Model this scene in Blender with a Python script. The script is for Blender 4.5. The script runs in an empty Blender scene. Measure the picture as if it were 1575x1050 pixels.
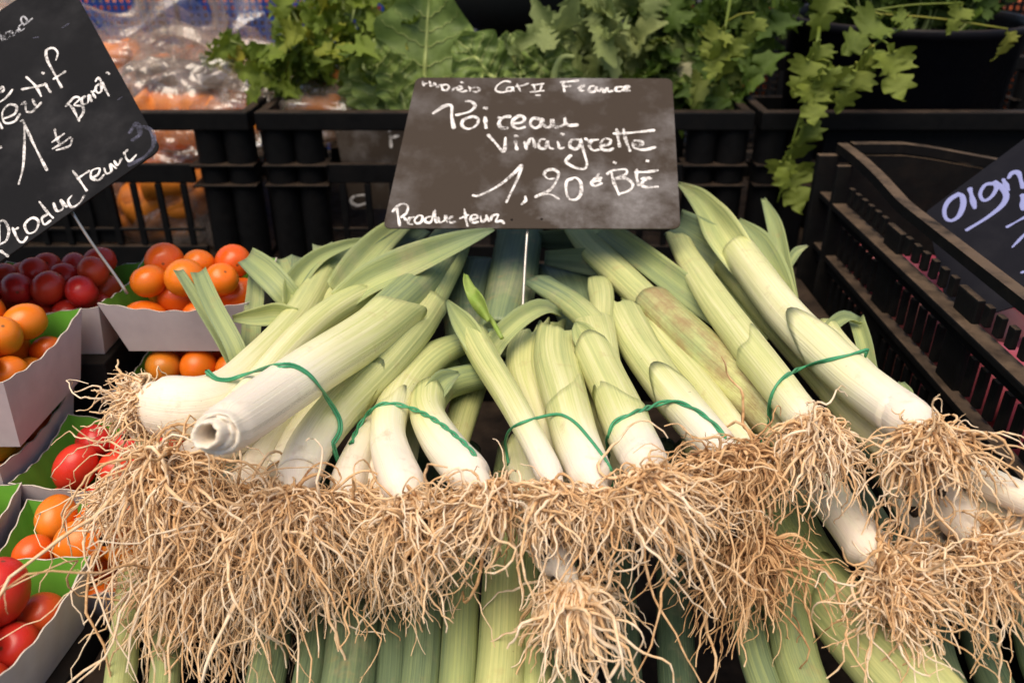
import bpy, bmesh, math, random
import numpy as np
from mathutils import Vector, Matrix
from mathutils.bvhtree import BVHTree
random.seed(7); rng = np.random.default_rng(7)
S = bpy.context.scene
C = S.collection
R = math.radians

# ------------------------------------------------------------------ camera, sky, sun, exposure
EYE = 1.30                      # eye height above the ground; the stall is laid out relative to the eye and lifted at the end
PITCH = 28.0; FPX = 1277.0      # tilt down; focal length in photo pixels (18 mm on APS-C)
cd = bpy.data.cameras.new('camera'); cam = bpy.data.objects.new('camera', cd); C.objects.link(cam)
cd.sensor_width = 36.0; cd.lens = 36.0 * FPX / 1575.0
cd.clip_start = 0.02; cd.clip_end = 400
cam.rotation_euler = (R(90 - PITCH), 0, 0)
cd.dof.use_dof = True; cd.dof.focus_distance = 0.49; cd.dof.aperture_fstop = 9.0
S.camera = cam
w = bpy.data.worlds.new('World'); S.world = w; w.use_nodes = True
nt = w.node_tree; bg = nt.nodes['Background']
sky = nt.nodes.new('ShaderNodeTexSky'); sky.sky_type = 'NISHITA'; sky.sun_disc = False
SUN_EL, SUN_AZ = 67.0, 203.0    # azimuth clockwise from +Y: light comes from behind the camera and a little left
sky.sun_elevation = R(SUN_EL); sky.sun_rotation = R(SUN_AZ)
sky.air_density = 1.0; sky.dust_density = 3.0; sky.ozone_density = 0.6
nt.links.new(sky.outputs[0], bg.inputs[0]); bg.inputs[1].default_value = 0.085
sl = bpy.data.lights.new('sun', 'SUN'); sl.energy = 2.2; sl.angle = R(52); sl.color = (1.0, .865, .67)
sun = bpy.data.objects.new('sun', sl); C.objects.link(sun)
sd = Vector((math.sin(R(SUN_AZ)) * math.cos(R(SUN_EL)), math.cos(R(SUN_AZ)) * math.cos(R(SUN_EL)), math.sin(R(SUN_EL))))
sun.rotation_euler = sd.to_track_quat('Z', 'Y').to_euler()
S.view_settings.view_transform = 'Standard'; S.view_settings.look = 'None'
S.view_settings.exposure = 0.74; S.view_settings.gamma = 1.0
S.cycles.max_bounces = 8; S.cycles.transparent_max_bounces = 16

# ------------------------------------------------------------------ pixel helpers (photo 1575 x 1050)
_c, _s = math.cos(R(PITCH)), math.sin(R(PITCH))
def ray(px, py):
    u = (px - 787.5) / FPX; v = (py - 525.0) / FPX
    return np.array([u, _c - v * _s, -_s - v * _c])
def atz(px, py, z):
    d = ray(px, py); return d * (z / d[2])
def aty(px, py, y):
    d = ray(px, py); return d * (y / d[1])
def att(px, py, t): return ray(px, py) * t
def depth(p): return p[1] * _c - p[2] * _s

# ------------------------------------------------------------------ materials
def new_mat(name):
    m = bpy.data.materials.new(name); m.use_nodes = True
    return m, m.node_tree, m.node_tree.nodes['Principled BSDF']
def N(nt, t, **kw):
    n = nt.nodes.new(t)
    for k, v in kw.items():
        if k.startswith('i_'): n.inputs[int(k[2:]) if k[2:].isdigit() else k[2:]].default_value = v
        else: setattr(n, k, v)
    return n
def ramp(nt, stops, interp='LINEAR'):
    n = nt.nodes.new('ShaderNodeValToRGB'); e = n.color_ramp.elements; n.color_ramp.interpolation = interp
    while len(e) < len(stops): e.new(.5)
    for el, (p, c) in zip(e, stops):
        el.position = p; el.color = (*c, 1) if len(c) == 3 else c
    return n
def noise(nt, vec, scale, detail=4, rough=.55):
    n = nt.nodes.new('ShaderNodeTexNoise'); n.inputs['Scale'].default_value = scale
    n.inputs['Detail'].default_value = detail; n.inputs['Roughness'].default_value = rough
    if vec is not None: nt.links.new(vec, n.inputs['Vector'])
    return n.outputs['Fac']
def mix(nt, fac, a, b, mode='MIX'):
    n = nt.nodes.new('ShaderNodeMix'); n.data_type = 'RGBA'; n.blend_type = mode
    for sock, v in ((n.inputs['Factor'], fac), (n.inputs['A'], a), (n.inputs['B'], b)):
        if isinstance(v, bpy.types.NodeSocket): nt.links.new(v, sock)
        elif isinstance(v, (int, float)): sock.default_value = v
        else: sock.default_value = (*v, 1)
    return n.outputs['Result']
def mrange(nt, v, a, b, c=0, d=1):
    n = nt.nodes.new('ShaderNodeMapRange'); nt.links.new(v, n.inputs[0])
    for i, x in enumerate((a, b, c, d)): n.inputs[i + 1].default_value = x
    return n.outputs[0]
def bump(nt, h, p, strength=.3, dist=.001):
    n = nt.nodes.new('ShaderNodeBump'); n.inputs['Strength'].default_value = strength; n.inputs['Distance'].default_value = dist
    nt.links.new(h, n.inputs['Height']); nt.links.new(n.outputs[0], p.inputs['Normal'])
def coord(nt, kind='Object'): return nt.nodes.new('ShaderNodeTexCoord').outputs[kind]
def objrand(nt): return nt.nodes.new('ShaderNodeObjectInfo').outputs['Random']
def mapped(nt, vec, scale):
    n = nt.nodes.new('ShaderNodeMapping'); n.inputs['Scale'].default_value = scale; nt.links.new(vec, n.inputs[0]); return n.outputs[0]

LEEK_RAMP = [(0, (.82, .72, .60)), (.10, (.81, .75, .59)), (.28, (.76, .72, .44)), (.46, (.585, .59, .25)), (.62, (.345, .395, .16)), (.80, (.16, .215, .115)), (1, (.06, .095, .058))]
def leek_mat(name, dry=0.0):
    m, nt, p = new_mat(name)
    at = N(nt, 'ShaderNodeAttribute', attribute_name='tone')
    uv = nt.nodes.new('ShaderNodeUVMap').outputs[0]
    fine = noise(nt, mapped(nt, uv, (62, .35, 1)), 1.0, 2)
    hair = noise(nt, mapped(nt, uv, (150, .8, 1)), 1.0, 2)
    broad = noise(nt, mapped(nt, uv, (9, .7, 1)), 1.0, 4, .6)
    blot = noise(nt, coord(nt), 55, 5, .65)
    add = N(nt, 'ShaderNodeMath', operation='MULTIPLY_ADD'); nt.links.new(mrange(nt, broad, .3, .7, -1, 1), add.inputs[0]); add.inputs[1].default_value = .075
    nt.links.new(at.outputs['Fac'], add.inputs[2])
    add2 = N(nt, 'ShaderNodeMath', operation='MULTIPLY_ADD'); nt.links.new(mrange(nt, fine, .35, .65, -1, 1), add2.inputs[0])
    amp = mrange(nt, at.outputs['Fac'], .03, .40, .012, .058); nt.links.new(amp, add2.inputs[1]); nt.links.new(add.outputs[0], add2.inputs[2])
    cr = ramp(nt, LEEK_RAMP); nt.links.new(add2.outputs[0], cr.inputs[0])
    col = mix(nt, mrange(nt, blot, .60, .80, 0, .55 + dry * .3), cr.outputs[0], (.40, .25, .11))
    stain = noise(nt, coord(nt), 17, 5, .7)
    col = mix(nt, mrange(nt, stain, .54, .74, 0, .30), col, (.62, .45, .30))
    if dry:
        b2 = noise(nt, mapped(nt, uv, (7, 2.2, 1)), 1.0, 6, .7)
        col = mix(nt, mrange(nt, b2, .40, .62, 0, dry), col, (.33, .22, .10))
    speck = noise(nt, coord(nt), 260, 2)
    col = mix(nt, mrange(nt, speck, .74, .80, 0, .75), col, (.16, .09, .04))
    nt.links.new(col, p.inputs['Base Color'])
    p.inputs['Roughness'].default_value = .42; p.inputs['Specular IOR Level'].default_value = .38
    p.inputs['Subsurface Weight'].default_value = .18; p.inputs['Subsurface Radius'].default_value = (1, .8, .35); p.inputs['Subsurface Scale'].default_value = .004
    ha = N(nt, 'ShaderNodeMath', operation='ADD'); nt.links.new(fine, ha.inputs[0]); nt.links.new(hair, ha.inputs[1])
    bump(nt, ha.outputs[0], p, .55, .0007)
    return m
M = {}
M['leek'] = leek_mat('leek_skin'); M['leek_dry'] = leek_mat('leek_skin_dry', .85)
def root_mat():
    m, nt, p = new_mat('leek_roots')
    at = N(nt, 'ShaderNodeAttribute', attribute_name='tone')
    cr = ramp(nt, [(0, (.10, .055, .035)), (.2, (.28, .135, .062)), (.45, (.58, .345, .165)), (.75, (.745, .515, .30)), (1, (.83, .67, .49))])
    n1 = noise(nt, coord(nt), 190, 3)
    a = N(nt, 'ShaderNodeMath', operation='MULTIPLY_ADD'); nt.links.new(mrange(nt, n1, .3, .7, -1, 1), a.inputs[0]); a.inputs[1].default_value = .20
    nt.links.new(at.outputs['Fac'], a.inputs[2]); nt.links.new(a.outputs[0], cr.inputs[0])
    nt.links.new(cr.outputs[0], p.inputs['Base Color']); p.inputs['Roughness'].default_value = .85
    p.inputs['Specular IOR Level'].default_value = .10
    bump(nt, n1, p, .8, .0006)
    return m
M['root'] = root_mat()
def plastic(name, col, dust=.5, rough=.42, dustcol=(.075, .050, .034)):
    m, nt, p = new_mat(name)
    geo = nt.nodes.new('ShaderNodeNewGeometry'); sep = nt.nodes.new('ShaderNodeSeparateXYZ'); nt.links.new(geo.outputs['Normal'], sep.inputs[0])
    up = mrange(nt, sep.outputs[2], .45, .95)
    n1 = noise(nt, coord(nt), 24, 6, .7); n2 = noise(nt, coord(nt), 90, 4)
    f = N(nt, 'ShaderNodeMath', operation='MULTIPLY'); nt.links.new(up, f.inputs[0]); nt.links.new(mrange(nt, n1, .33, .62, .1, dust * 1.3), f.inputs[1])
    base = mix(nt, mrange(nt, n1, .5, .75, 0, .35 * dust), col, tuple(c * .5 + d * .25 for c, d in zip(col, dustcol)))
    c = mix(nt, f.outputs[0], base, dustcol)
    nt.links.new(c, p.inputs['Base Color'])
    nt.links.new(mrange(nt, n2, .3, .7, rough - .08, rough + .2), p.inputs['Roughness'])
    p.inputs['Specular IOR Level'].default_value = .13
    bump(nt, n2, p, .15, .0006)
    return m
M['black'] = plastic('black_crate_plastic', (.0035, .0035, .004), .45, .55)
M['dusty'] = plastic('dusty_crate_plastic', (.005, .005, .0052), .95, .55, (.105, .072, .048))
M['bucket'] = plastic('black_bucket_plastic', (.007, .007, .010), .25, .42)
M['blue'] = plastic('blue_crate_plastic', (.02, .055, .24), .25)
M['basin'] = plastic('dark_grey_basin', (.035, .036, .034), .3, .5)
M['dark_cloth'] = plastic('dark_cloth', (.012, .011, .011), .2, .8)
def slate(name, col, smudge, scale=18):
    m, nt, p = new_mat(name)
    n1 = noise(nt, coord(nt), scale, 6, .62); n2 = noise(nt, coord(nt), scale * 6, 4, .7); n3 = noise(nt, mapped(nt, coord(nt), (1, 1, 1)), scale * .45, 3)
    f = N(nt, 'ShaderNodeMath', operation='MULTIPLY'); nt.links.new(mrange(nt, n1, .46, .74, 0, smudge), f.inputs[0]); nt.links.new(mrange(nt, n2, .2, .75, .35, 1), f.inputs[1])
    f2 = N(nt, 'ShaderNodeMath', operation='MULTIPLY'); nt.links.new(f.outputs[0], f2.inputs[0]); nt.links.new(mrange(nt, n3, .38, .62, .25, 1), f2.inputs[1])
    c = mix(nt, f2.outputs[0], col, (.62, .60, .62)); nt.links.new(c, p.inputs['Base Color'])
    p.inputs['Roughness'].default_value = .75; p.inputs['Specular IOR Level'].default_value = .14
    return m
M['slate_brown'] = slate('brown_chalkboard', (.046, .034, .026), .42)
M['slate_black'] = slate('black_chalkboard', (.0045, .0045, .006), .05, 22)
M['slate_navy'] = slate('dark_chalkboard', (.005, .005, .009), .02, 30)
def chalk(name, col, lo, hi):
    m, nt, p = new_mat(name)
    n1 = noise(nt, coord(nt), 420, 3, .8); n2 = noise(nt, coord(nt), 90, 3)
    ad = N(nt, 'ShaderNodeMath', operation='ADD'); nt.links.new(n1, ad.inputs[0]); nt.links.new(n2, ad.inputs[1])
    nt.links.new(mrange(nt, ad.outputs[0], lo, hi, 0, 1), p.inputs['Alpha'])
    p.inputs['Base Color'].default_value = (*col, 1); p.inputs['Roughness'].default_value = .9; p.inputs['Specular IOR Level'].default_value = .1
    return m
M['chalk'] = chalk('white_chalk', (.80, .76, .74), .74, 1.10)
M['chalk_faint'] = chalk('faint_chalk', (.62, .62, .66), .82, 1.25)
M['chalk_smudge'] = chalk('smudged_chalk', (.10, .10, .14), .70, 1.3)
M['paint_marker'] = chalk('lilac_chalk_pen', (.24, .26, .48), .3, .6)
def simple(name, col, rough=.5, col2=None, scale=40, b=.2, spec=.4, lo=.4, hi=.65):
    m, nt, p = new_mat(name)
    n1 = noise(nt, coord(nt), scale, 5, .6)
    c = mix(nt, mrange(nt, n1, lo, hi, 0, 1), col, col2 or tuple(x * .8 for x in col)); nt.links.new(c, p.inputs['Base Color'])
    p.inputs['Roughness'].default_value = rough; p.inputs['Specular IOR Level'].default_value = spec
    if b: bump(nt, n1, p, b, .0008)
    return m
M['steel'] = simple('dull_steel', (.55, .52, .48), .35, (.40, .36, .33)); M['steel'].node_tree.nodes['Principled BSDF'].inputs['Metallic'].default_value = .7
M['band'] = simple('green_rubber', (.06, .31, .15), .4, (.045, .24, .11), 120)
M['card'] = simple('grey_white_card', (.62, .57, .575), .75, (.54, .49, .50), 30, .05, .2)
M['card_green'] = simple('green_card', (.13, .36, .035), .6, (.10, .30, .03), 25, .05, .25)
M['card_edge'] = simple('card_edge', (.62, .55, .48), .8, None, 60, .0, .2)
M['cream_box'] = simple('cream_carton', (.62, .56, .43), .75, (.55, .48, .36), 20, .1, .2)
M['soil'] = simple('dark_soil', (.022, .015, .012), .95, (.05, .035, .025), 160, .8, .1)
M['asphalt'] = simple('asphalt', (.05, .05, .052), .9, (.035, .035, .036), 120, .5, .2)
def fruit(name, stops, rough=.28):
    m, nt, p = new_mat(name)
    n1 = noise(nt, coord(nt), 45, 3); r = objrand(nt)
    ad = N(nt, 'ShaderNodeMath', operation='MULTIPLY_ADD'); nt.links.new(mrange(nt, n1, .3, .7, -1, 1), ad.inputs[0]); ad.inputs[1].default_value = .13; nt.links.new(r, ad.inputs[2])
    cr = ramp(nt, stops); nt.links.new(ad.outputs[0], cr.inputs[0])
    sep = nt.nodes.new('ShaderNodeSeparateXYZ'); nt.links.new(coord(nt), sep.inputs[0])
    l2 = N(nt, 'ShaderNodeVectorMath', operation='LENGTH'); mp = N(nt, 'ShaderNodeVectorMath', operation='MULTIPLY'); nt.links.new(coord(nt), mp.inputs[0]); mp.inputs[1].default_value = (1, 1, 0)
    nt.links.new(mp.outputs[0], l2.inputs[0])
    lt = N(nt, 'ShaderNodeMath', operation='GREATER_THAN'); nt.links.new(sep.outputs[2], lt.inputs[0]); lt.inputs[1].default_value = 0
    sc = N(nt, 'ShaderNodeMath', operation='MULTIPLY'); nt.links.new(mrange(nt, l2.outputs['Value'], .0006, .0015, .8, 0), sc.inputs[0]); nt.links.new(lt.outputs[0], sc.inputs[1])
    c = mix(nt, sc.outputs[0], cr.outputs[0], (.09, .05, .02)); nt.links.new(c, p.inputs['Base Color'])
    nt.links.new(mrange(nt, n1, .3, .7, rough - .06, rough + .12), p.inputs['Roughness']); p.inputs['Specular IOR Level'].default_value = .45
    p.inputs['Subsurface Weight'].default_value = .12; p.inputs['Subsurface Radius'].default_value = (1, .4, .15); p.inputs['Subsurface Scale'].default_value = .004
    return m
M['orange_tomato'] = fruit('orange_tomato_skin', [(0, (.74, .10, .008)), (.5, (.80, .165, .008)), (.82, (.72, .20, .012)), (1, (.50, .20, .025))])
M['red_tomato'] = fruit('red_tomato_skin', [(0, (.56, .022, .018)), (.6, (.66, .04, .018)), (1, (.70, .09, .022))])
M['onion'] = fruit('red_onion_skin', [(0, (.26, .035, .06)), (.6, (.36, .07, .085)), (1, (.45, .17, .12))], .4)
M['carrot'] = simple('carrot_skin', (.86, .27, .025), .5, (.74, .22, .025), 60, .3)
M['orange_fruit'] = simple('orange_peel', (.62, .14, .03), .45, (.50, .08, .03), 40, .2)
def leaf_mat(name, a, b, c):
    m, nt, p = new_mat(name)
    n1 = noise(nt, coord(nt), 70, 4, .6); r = objrand(nt)
    cr = ramp(nt, [(0, a), (.6, b), (.86, b), (1, c)]); nt.links.new(r, cr.inputs[0])
    col = mix(nt, mrange(nt, n1, .35, .7, 0, .45), cr.outputs[0], tuple(x * 1.5 for x in b)); nt.links.new(col, p.inputs['Base Color'])
    p.inputs['Roughness'].default_value = .45; p.inputs['Specular IOR Level'].default_value = .35
    p.inputs['Subsurface Weight'].default_value = 0.0
    tr = nt.nodes.new('ShaderNodeBsdfTranslucent'); nt.links.new(col, tr.inputs[0])
    ms = nt.nodes.new('ShaderNodeMixShader'); ms.inputs[0].default_value = .3
    nt.links.new(p.outputs[0], ms.inputs[1]); nt.links.new(tr.outputs[0], ms.inputs[2]); nt.links.new(ms.outputs[0], nt.nodes['Material Output'].inputs['Surface'])
    bump(nt, n1, p, .5, .002)
    return m
M['parsley'] = leaf_mat('parsley_leaf', (.075, .125, .014), (.15, .205, .02), (.33, .27, .025))
M['herb_shaded'] = leaf_mat('shade_darkened_herb_leaf', (.04, .08, .012), (.075, .125, .016), (.16, .17, .03))  # shade at the back right is put into these darker greens
M['celery'] = leaf_mat('celery_leaf', (.10, .145, .02), (.17, .21, .03), (.29, .27, .045))
M['kale'] = leaf_mat('grey_green_leaf', (.14, .18, .055), (.20, .245, .08), (.28, .31, .12))
M['cabbage'] = leaf_mat('cabbage_leaf', (.13, .19, .045), (.18, .245, .065), (.22, .28, .09))
M['midrib'] = simple('pale_midrib', (.33, .38, .13), .45, (.27, .33, .10), 40)
M['sprout'] = simple('bright_sprout', (.20, .30, .045), .45, (.27, .34, .08), 90)
def bag_mat():
    m, nt, p = new_mat('clear_bag_film')
    n1 = noise(nt, mapped(nt, coord(nt), (1, 1, .5)), 22, 4, .6); n2 = noise(nt, coord(nt), 60, 3)
    d0 = N(nt, 'ShaderNodeBsdfDiffuse'); d0.inputs[0].default_value = (.74, .62, .53, 1); d1 = N(nt, 'ShaderNodeBsdfTranslucent'); d1.inputs[0].default_value = (.78, .60, .48, 1); d = N(nt, 'ShaderNodeMixShader'); d.inputs[0].default_value = .4; nt.links.new(d0.outputs[0], d.inputs[1]); nt.links.new(d1.outputs[0], d.inputs[2])
    g = N(nt, 'ShaderNodeBsdfGlossy'); g.inputs['Roughness'].default_value = .2
    tr = N(nt, 'ShaderNodeBsdfTransparent'); tr.inputs[0].default_value = (.95, .93, .91, 1)
    bn = N(nt, 'ShaderNodeBump'); bn.inputs['Strength'].default_value = .8; bn.inputs['Distance'].default_value = .012; nt.links.new(n1, bn.inputs['Height'])
    nt.links.new(bn.outputs[0], g.inputs['Normal']); nt.links.new(bn.outputs[0], d0.inputs['Normal'])
    m1 = N(nt, 'ShaderNodeMixShader'); nt.links.new(mrange(nt, n1, .42, .72, .08, .50), m1.inputs[0]); nt.links.new(tr.outputs[0], m1.inputs[1]); nt.links.new(d.outputs[0], m1.inputs[2])
    m2 = N(nt, 'ShaderNodeMixShader'); m2.inputs[0].default_value = .11; nt.links.new(m1.outputs[0], m2.inputs[1]); nt.links.new(g.outputs[0], m2.inputs[2])
    nt.links.new(m2.outputs[0], nt.nodes['Material Output'].inputs['Surface'])
    return m
M['bag'] = bag_mat()

# ------------------------------------------------------------------ object helpers
BASE = {}
def tag(o, label=None, cat=None, group=None, kind=None):
    for k, v in (('label', label), ('category', cat), ('group', group), ('kind', kind)):
        if v: o[k] = v
    return o
def thing(name, base, label, cat, group=None):
    o = bpy.data.objects.new(name, None); C.objects.link(o); o.empty_display_size = .02
    o.location = Vector(base); BASE[o.name] = np.array(base, float); tag(o, label, cat, group); return o
def world_base(o):
    b = np.zeros(3)
    while o is not None:
        b = b + np.array(o.location); o = o.parent
    return b
def mesh_data(name, V, F, mats, uv=None, attrs=None, smooth=True, mi=None):
    me = bpy.data.meshes.new(name); me.from_pydata(np.asarray(V).tolist(), [], F if isinstance(F, list) else F.tolist())
    for m in (mats if isinstance(mats, (list, tuple)) else [mats]): me.materials.append(m)
    if smooth: me.polygons.foreach_set('use_smooth', [True] * len(me.polygons))
    if mi is not None: me.polygons.foreach_set('material_index', mi)
    if uv is not None:
        ul = me.uv_layers.new(name='UVMap'); li = np.zeros(len(me.loops), np.int32); me.loops.foreach_get('vertex_index', li)
        ul.data.foreach_set('uv', np.asarray(uv, np.float32)[li].ravel())
    for k, v in (attrs or {}).items():
        a = me.attributes.new(k, 'FLOAT', 'POINT'); a.data.foreach_set('value', np.asarray(v, np.float32))
    me.update(); return me
def obj(name, V, F, mats, parent=None, origin=None, **kw):
    """one mesh object; V in stall coordinates; origin defaults to the parent's base"""
    V = np.asarray(V, float)
    if parent is not None: o0 = world_base(parent)
    else: o0 = np.array(origin) if origin is not None else np.array([(V[:, 0].min() + V[:, 0].max()) / 2, (V[:, 1].min() + V[:, 1].max()) / 2, V[:, 2].min()])
    me = mesh_data(name, V - o0, F, mats, **kw)
    o = bpy.data.objects.new(name, me); C.objects.link(o)
    if parent is not None: o.parent = parent
    else: o.location = Vector(o0)
    return o
def inst(name, me, mat4, parent=None):
    o = bpy.data.objects.new(name, me); C.objects.link(o)
    if parent is not None:
        o.parent = parent; o.matrix_local = Matrix.Translation(-Vector(world_base(parent))) @ mat4
    else: o.matrix_world = mat4
    return o
_bc = {}
def box_me(name, dims, mat, bev=.0015):
    k = (tuple(round(d, 5) for d in dims), mat.name, bev)
    if k not in _bc:
        bm = bmesh.new(); bmesh.ops.create_cube(bm, size=1)
        for v in bm.verts: v.co = Vector(a * b for a, b in zip(v.co, dims))
        if bev: bmesh.ops.bevel(bm, geom=bm.edges[:], offset=min(bev, min(dims) * .4), segments=2, affect='EDGES', profile=.5)
        me = bpy.data.meshes.new(name); bm.to_mesh(me); bm.free(); me.materials.append(mat)
        me.polygons.foreach_set('use_smooth', [False] * len(me.polygons)); _bc[k] = me
    return _bc[k]
def box(name, lo, hi, mat, parent=None, bev=.0015):
    lo = np.array(lo, float); hi = np.array(hi, float)
    return inst(name, box_me(name, hi - lo, mat, bev), Matrix.Translation(Vector((lo + hi) / 2)), parent)
def spline(P, n):
    """Catmull-Rom through rows of P (any number of columns), n samples evenly by chord length"""
    P = np.asarray(P, float)
    if len(P) == 2: t = np.linspace(0, 1, n)[:, None]; return P[0] * (1 - t) + P[1] * t
    E = np.vstack([2 * P[0] - P[1], P, 2 * P[-1] - P[-2]])
    seg = np.linalg.norm(np.diff(P[:, :min(3, P.shape[1])], axis=0), axis=1) + 1e-9; cum = np.r_[0, np.cumsum(seg)]
    s = np.linspace(0, cum[-1], n); i = np.clip(np.searchsorted(cum, s, 'right') - 1, 0, len(seg) - 1)
    t = ((s - cum[i]) / seg[i])[:, None]
    a, b, c, d = E[i], E[i + 1], E[i + 2], E[i + 3]
    return .5 * (2 * b + (c - a) * t + (2 * a - 5 * b + 4 * c - d) * t ** 2 + (3 * b - a - 3 * c + d) * t ** 3)
def frames(P, up=(0, 0, 1)):
    T = np.gradient(P, axis=0); T /= np.linalg.norm(T, axis=1)[:, None] + 1e-12
    U = np.zeros_like(P); u = np.array(up, float); u -= T[0] * u.dot(T[0])
    if np.linalg.norm(u) < 1e-3: u = np.array([0, 1., 0]) - T[0] * T[0][1]
    u /= np.linalg.norm(u); U[0] = u
    for i in range(1, len(P)):
        u = u - T[i] * u.dot(T[i]); u /= np.linalg.norm(u) + 1e-12; U[i] = u
    return T, U, np.cross(T, U)
def grid_faces(n, m, closed=True):
    i = np.arange(n - 1)[:, None]; j = np.arange(m if closed else m - 1)[None, :]; k = (j + 1) % m
    return np.stack([i * m + j, i * m + k, (i + 1) * m + k, (i + 1) * m + j], -1).reshape(-1, 4)
def tube(P, r, m=8, up=(0, 0, 1), cap=True):
    P = np.asarray(P, float); n = len(P); r = np.broadcast_to(np.asarray(r, float), (n,))
    T, U, B = frames(P, up); a = np.linspace(0, 2 * math.pi, m, endpoint=False)
    V = P[:, None] + r[:, None, None] * (np.cos(a)[None, :, None] * B[:, None] + np.sin(a)[None, :, None] * U[:, None])
    F = grid_faces(n, m).tolist()
    if cap: F += [list(range(m))[::-1], list(range((n - 1) * m, n * m))]
    return V.reshape(-1, 3), F
def join(parts):
    Vs, Fs, o = [], [], 0
    for V, F in parts:
        Vs.append(V); Fs += [[int(i) + o for i in f] for f in F]; o += len(V)
    return np.vstack(Vs), Fs
def lathe(prof, m, centre):
    a = np.linspace(0, 2 * math.pi, m, endpoint=False); prof = np.array(prof)
    V = np.stack([prof[:, 0][:, None] * np.cos(a), prof[:, 0][:, None] * np.sin(a), np.repeat(prof[:, 1][:, None], m, 1)], -1).reshape(-1, 3) + np.array(centre)
    return V, grid_faces(len(prof), m).tolist()

# ------------------------------------------------------------------ the setting
V = [[-60, -60, -EYE], [60, -60, -EYE], [60, 60, -EYE], [-60, 60, -EYE]]
tag(obj('ground', V, [[0, 1, 2, 3]], M['asphalt'], smooth=False), kind='structure')
t = thing('market_table', (0, 1.0, -EYE), 'dark cloth covered market table under the crates', 'table')
box('table_top', (-1.7, .05, -.600), (1.7, 2.3, -.575), M['dark_cloth'], t)
for sx in (-1.6, 1.6):
    for sy in (.15, 2.2): box('leg', (sx - .03, sy - .03, -EYE), (sx + .03, sy + .03, -.600), M['dark_cloth'], t)

# ------------------------------------------------------------------ crates
def wall_crate(name, x0, x1, y0, y1, zb, zt, label, group, slats=True, openings=True):
    """open-fronted vegetable crate with rim, rails, ribbed corner posts, bars"""
    t = thing(name, ((x0 + x1) / 2, (y0 + y1) / 2, zb), label, 'crate', group); m = M['black']; H = zt - zb; k = .004
    box('floor', (x0 + .01, y0 + .01, zb), (x1 - .01, y1 - .01, zb + .006), m, t)
    # rim: four lips
    box('rim', (x0, y0 - .006, zt - .022), (x1, y0 + .010, zt), m, t, .002)
    box('rim', (x0, y1 - .010, zt - .022), (x1, y1 + .006, zt), m, t, .002)
    box('rim', (x0, y0 + .011, zt - .022), (x0 + .012, y1 - .011, zt - .001), m, t, .002)
    box('rim', (x1 - .012, y0 + .011, zt - .022), (x1, y1 - .011, zt - .001), m, t, .002)
    zm = zt - .088
    for yy, s in ((y0, 1), (y1 - .006, -1)):
        box('rail', (x0 + .078, yy, zm), (x1 - .078, yy + .008, zm + .024), m, t)
        box('rail', (x0 + .078, yy, zb + .002), (x1 - .078, yy + .008, zb + .032), m, t)
        box('bar', (x0 + .078, yy + .001, zb + .052), (x1 - .078, yy + .006, zb + .056), m, t, .001)
    for xx in (x0, x1 - .008):
        box('side_panel', (xx, y0 + .06, zb + .002), (xx + .006, y1 - .06, zt - .024), m, t)
    # corner posts: two rounded ribs each, with lips
    for sx, xa in ((1, x0), (-1, x1)):
        for yy in (y0, y1):
            pr = []
            for c, rr in ((.020, .019), (.056, .018)):
                a = np.linspace(0, 2 * math.pi, 20, endpoint=False)
                cx = xa + sx * c; cy = yy + (.016 if yy == y0 else -.016)
                Vp = np.array([[cx + rr * math.cos(q), cy + rr * .95 * math.sin(q), z] for z in (zb, zt - .023) for q in a])
                pr.append((Vp, grid_faces(2, 20).tolist()))
            Vp, Fp = join(pr); obj('corner_post', Vp, Fp, m, t)
            for zl in (zm + .024, zm - .001):
                xl = sorted((xa + sx * .001, xa + sx * .080)); yl = sorted((yy - (.006 if yy == y0 else -.006), yy + (.03 if yy == y0 else -.03)))
                box('post_lip', (xl[0], yl[0], zl - .003), (xl[1], yl[1], zl), m, t, .001)
    n = 14; xs = np.linspace(x0 + .095, x1 - .095, n)
    for i, x in enumerate(xs):       # front bars below the middle rail
        box('bar', (x - .004, y0 + .001, zb + .033), (x + .004, y0 + .006, zm - .001), m, t, .001)
    return t
YB = 1.0; ZT = -.222; ZBt = -.425
c1 = wall_crate('vegetable_crate', -.912, -.314, YB, YB + .40, ZBt, ZT, 'black plastic crate holding the bags of carrots', 'black crates along the back')
c2 = wall_crate('vegetable_crate', -.306, .289, YB, YB + .40, ZBt, ZT, 'black plastic crate behind the brown price slate, full of leafy greens', 'black crates along the back')
c3 = wall_crate('vegetable_crate', .297, .892, YB, YB + .40, ZBt, ZT, 'black plastic crate carrying the black bucket of celery', 'black crates along the back')
# solid lower panels: left crate left half, right crate wholly
box('lower_panel', (-.83, YB + .007, ZBt + .034), (-.50, YB + .011, ZT - .09), M['black'], c1, .001)
box('lower_panel', (.38, YB + .007, ZBt + .034), (.81, YB + .011, ZT - .024), M['black'], c3, .001)
box('crate_stack_base', (-.93, YB - .02, -.575), (.91, YB + .42, ZBt - .001), M['dark_cloth'])
tag(bpy.data.objects['crate_stack_base'], 'dark box under the row of back crates', 'box')

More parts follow.
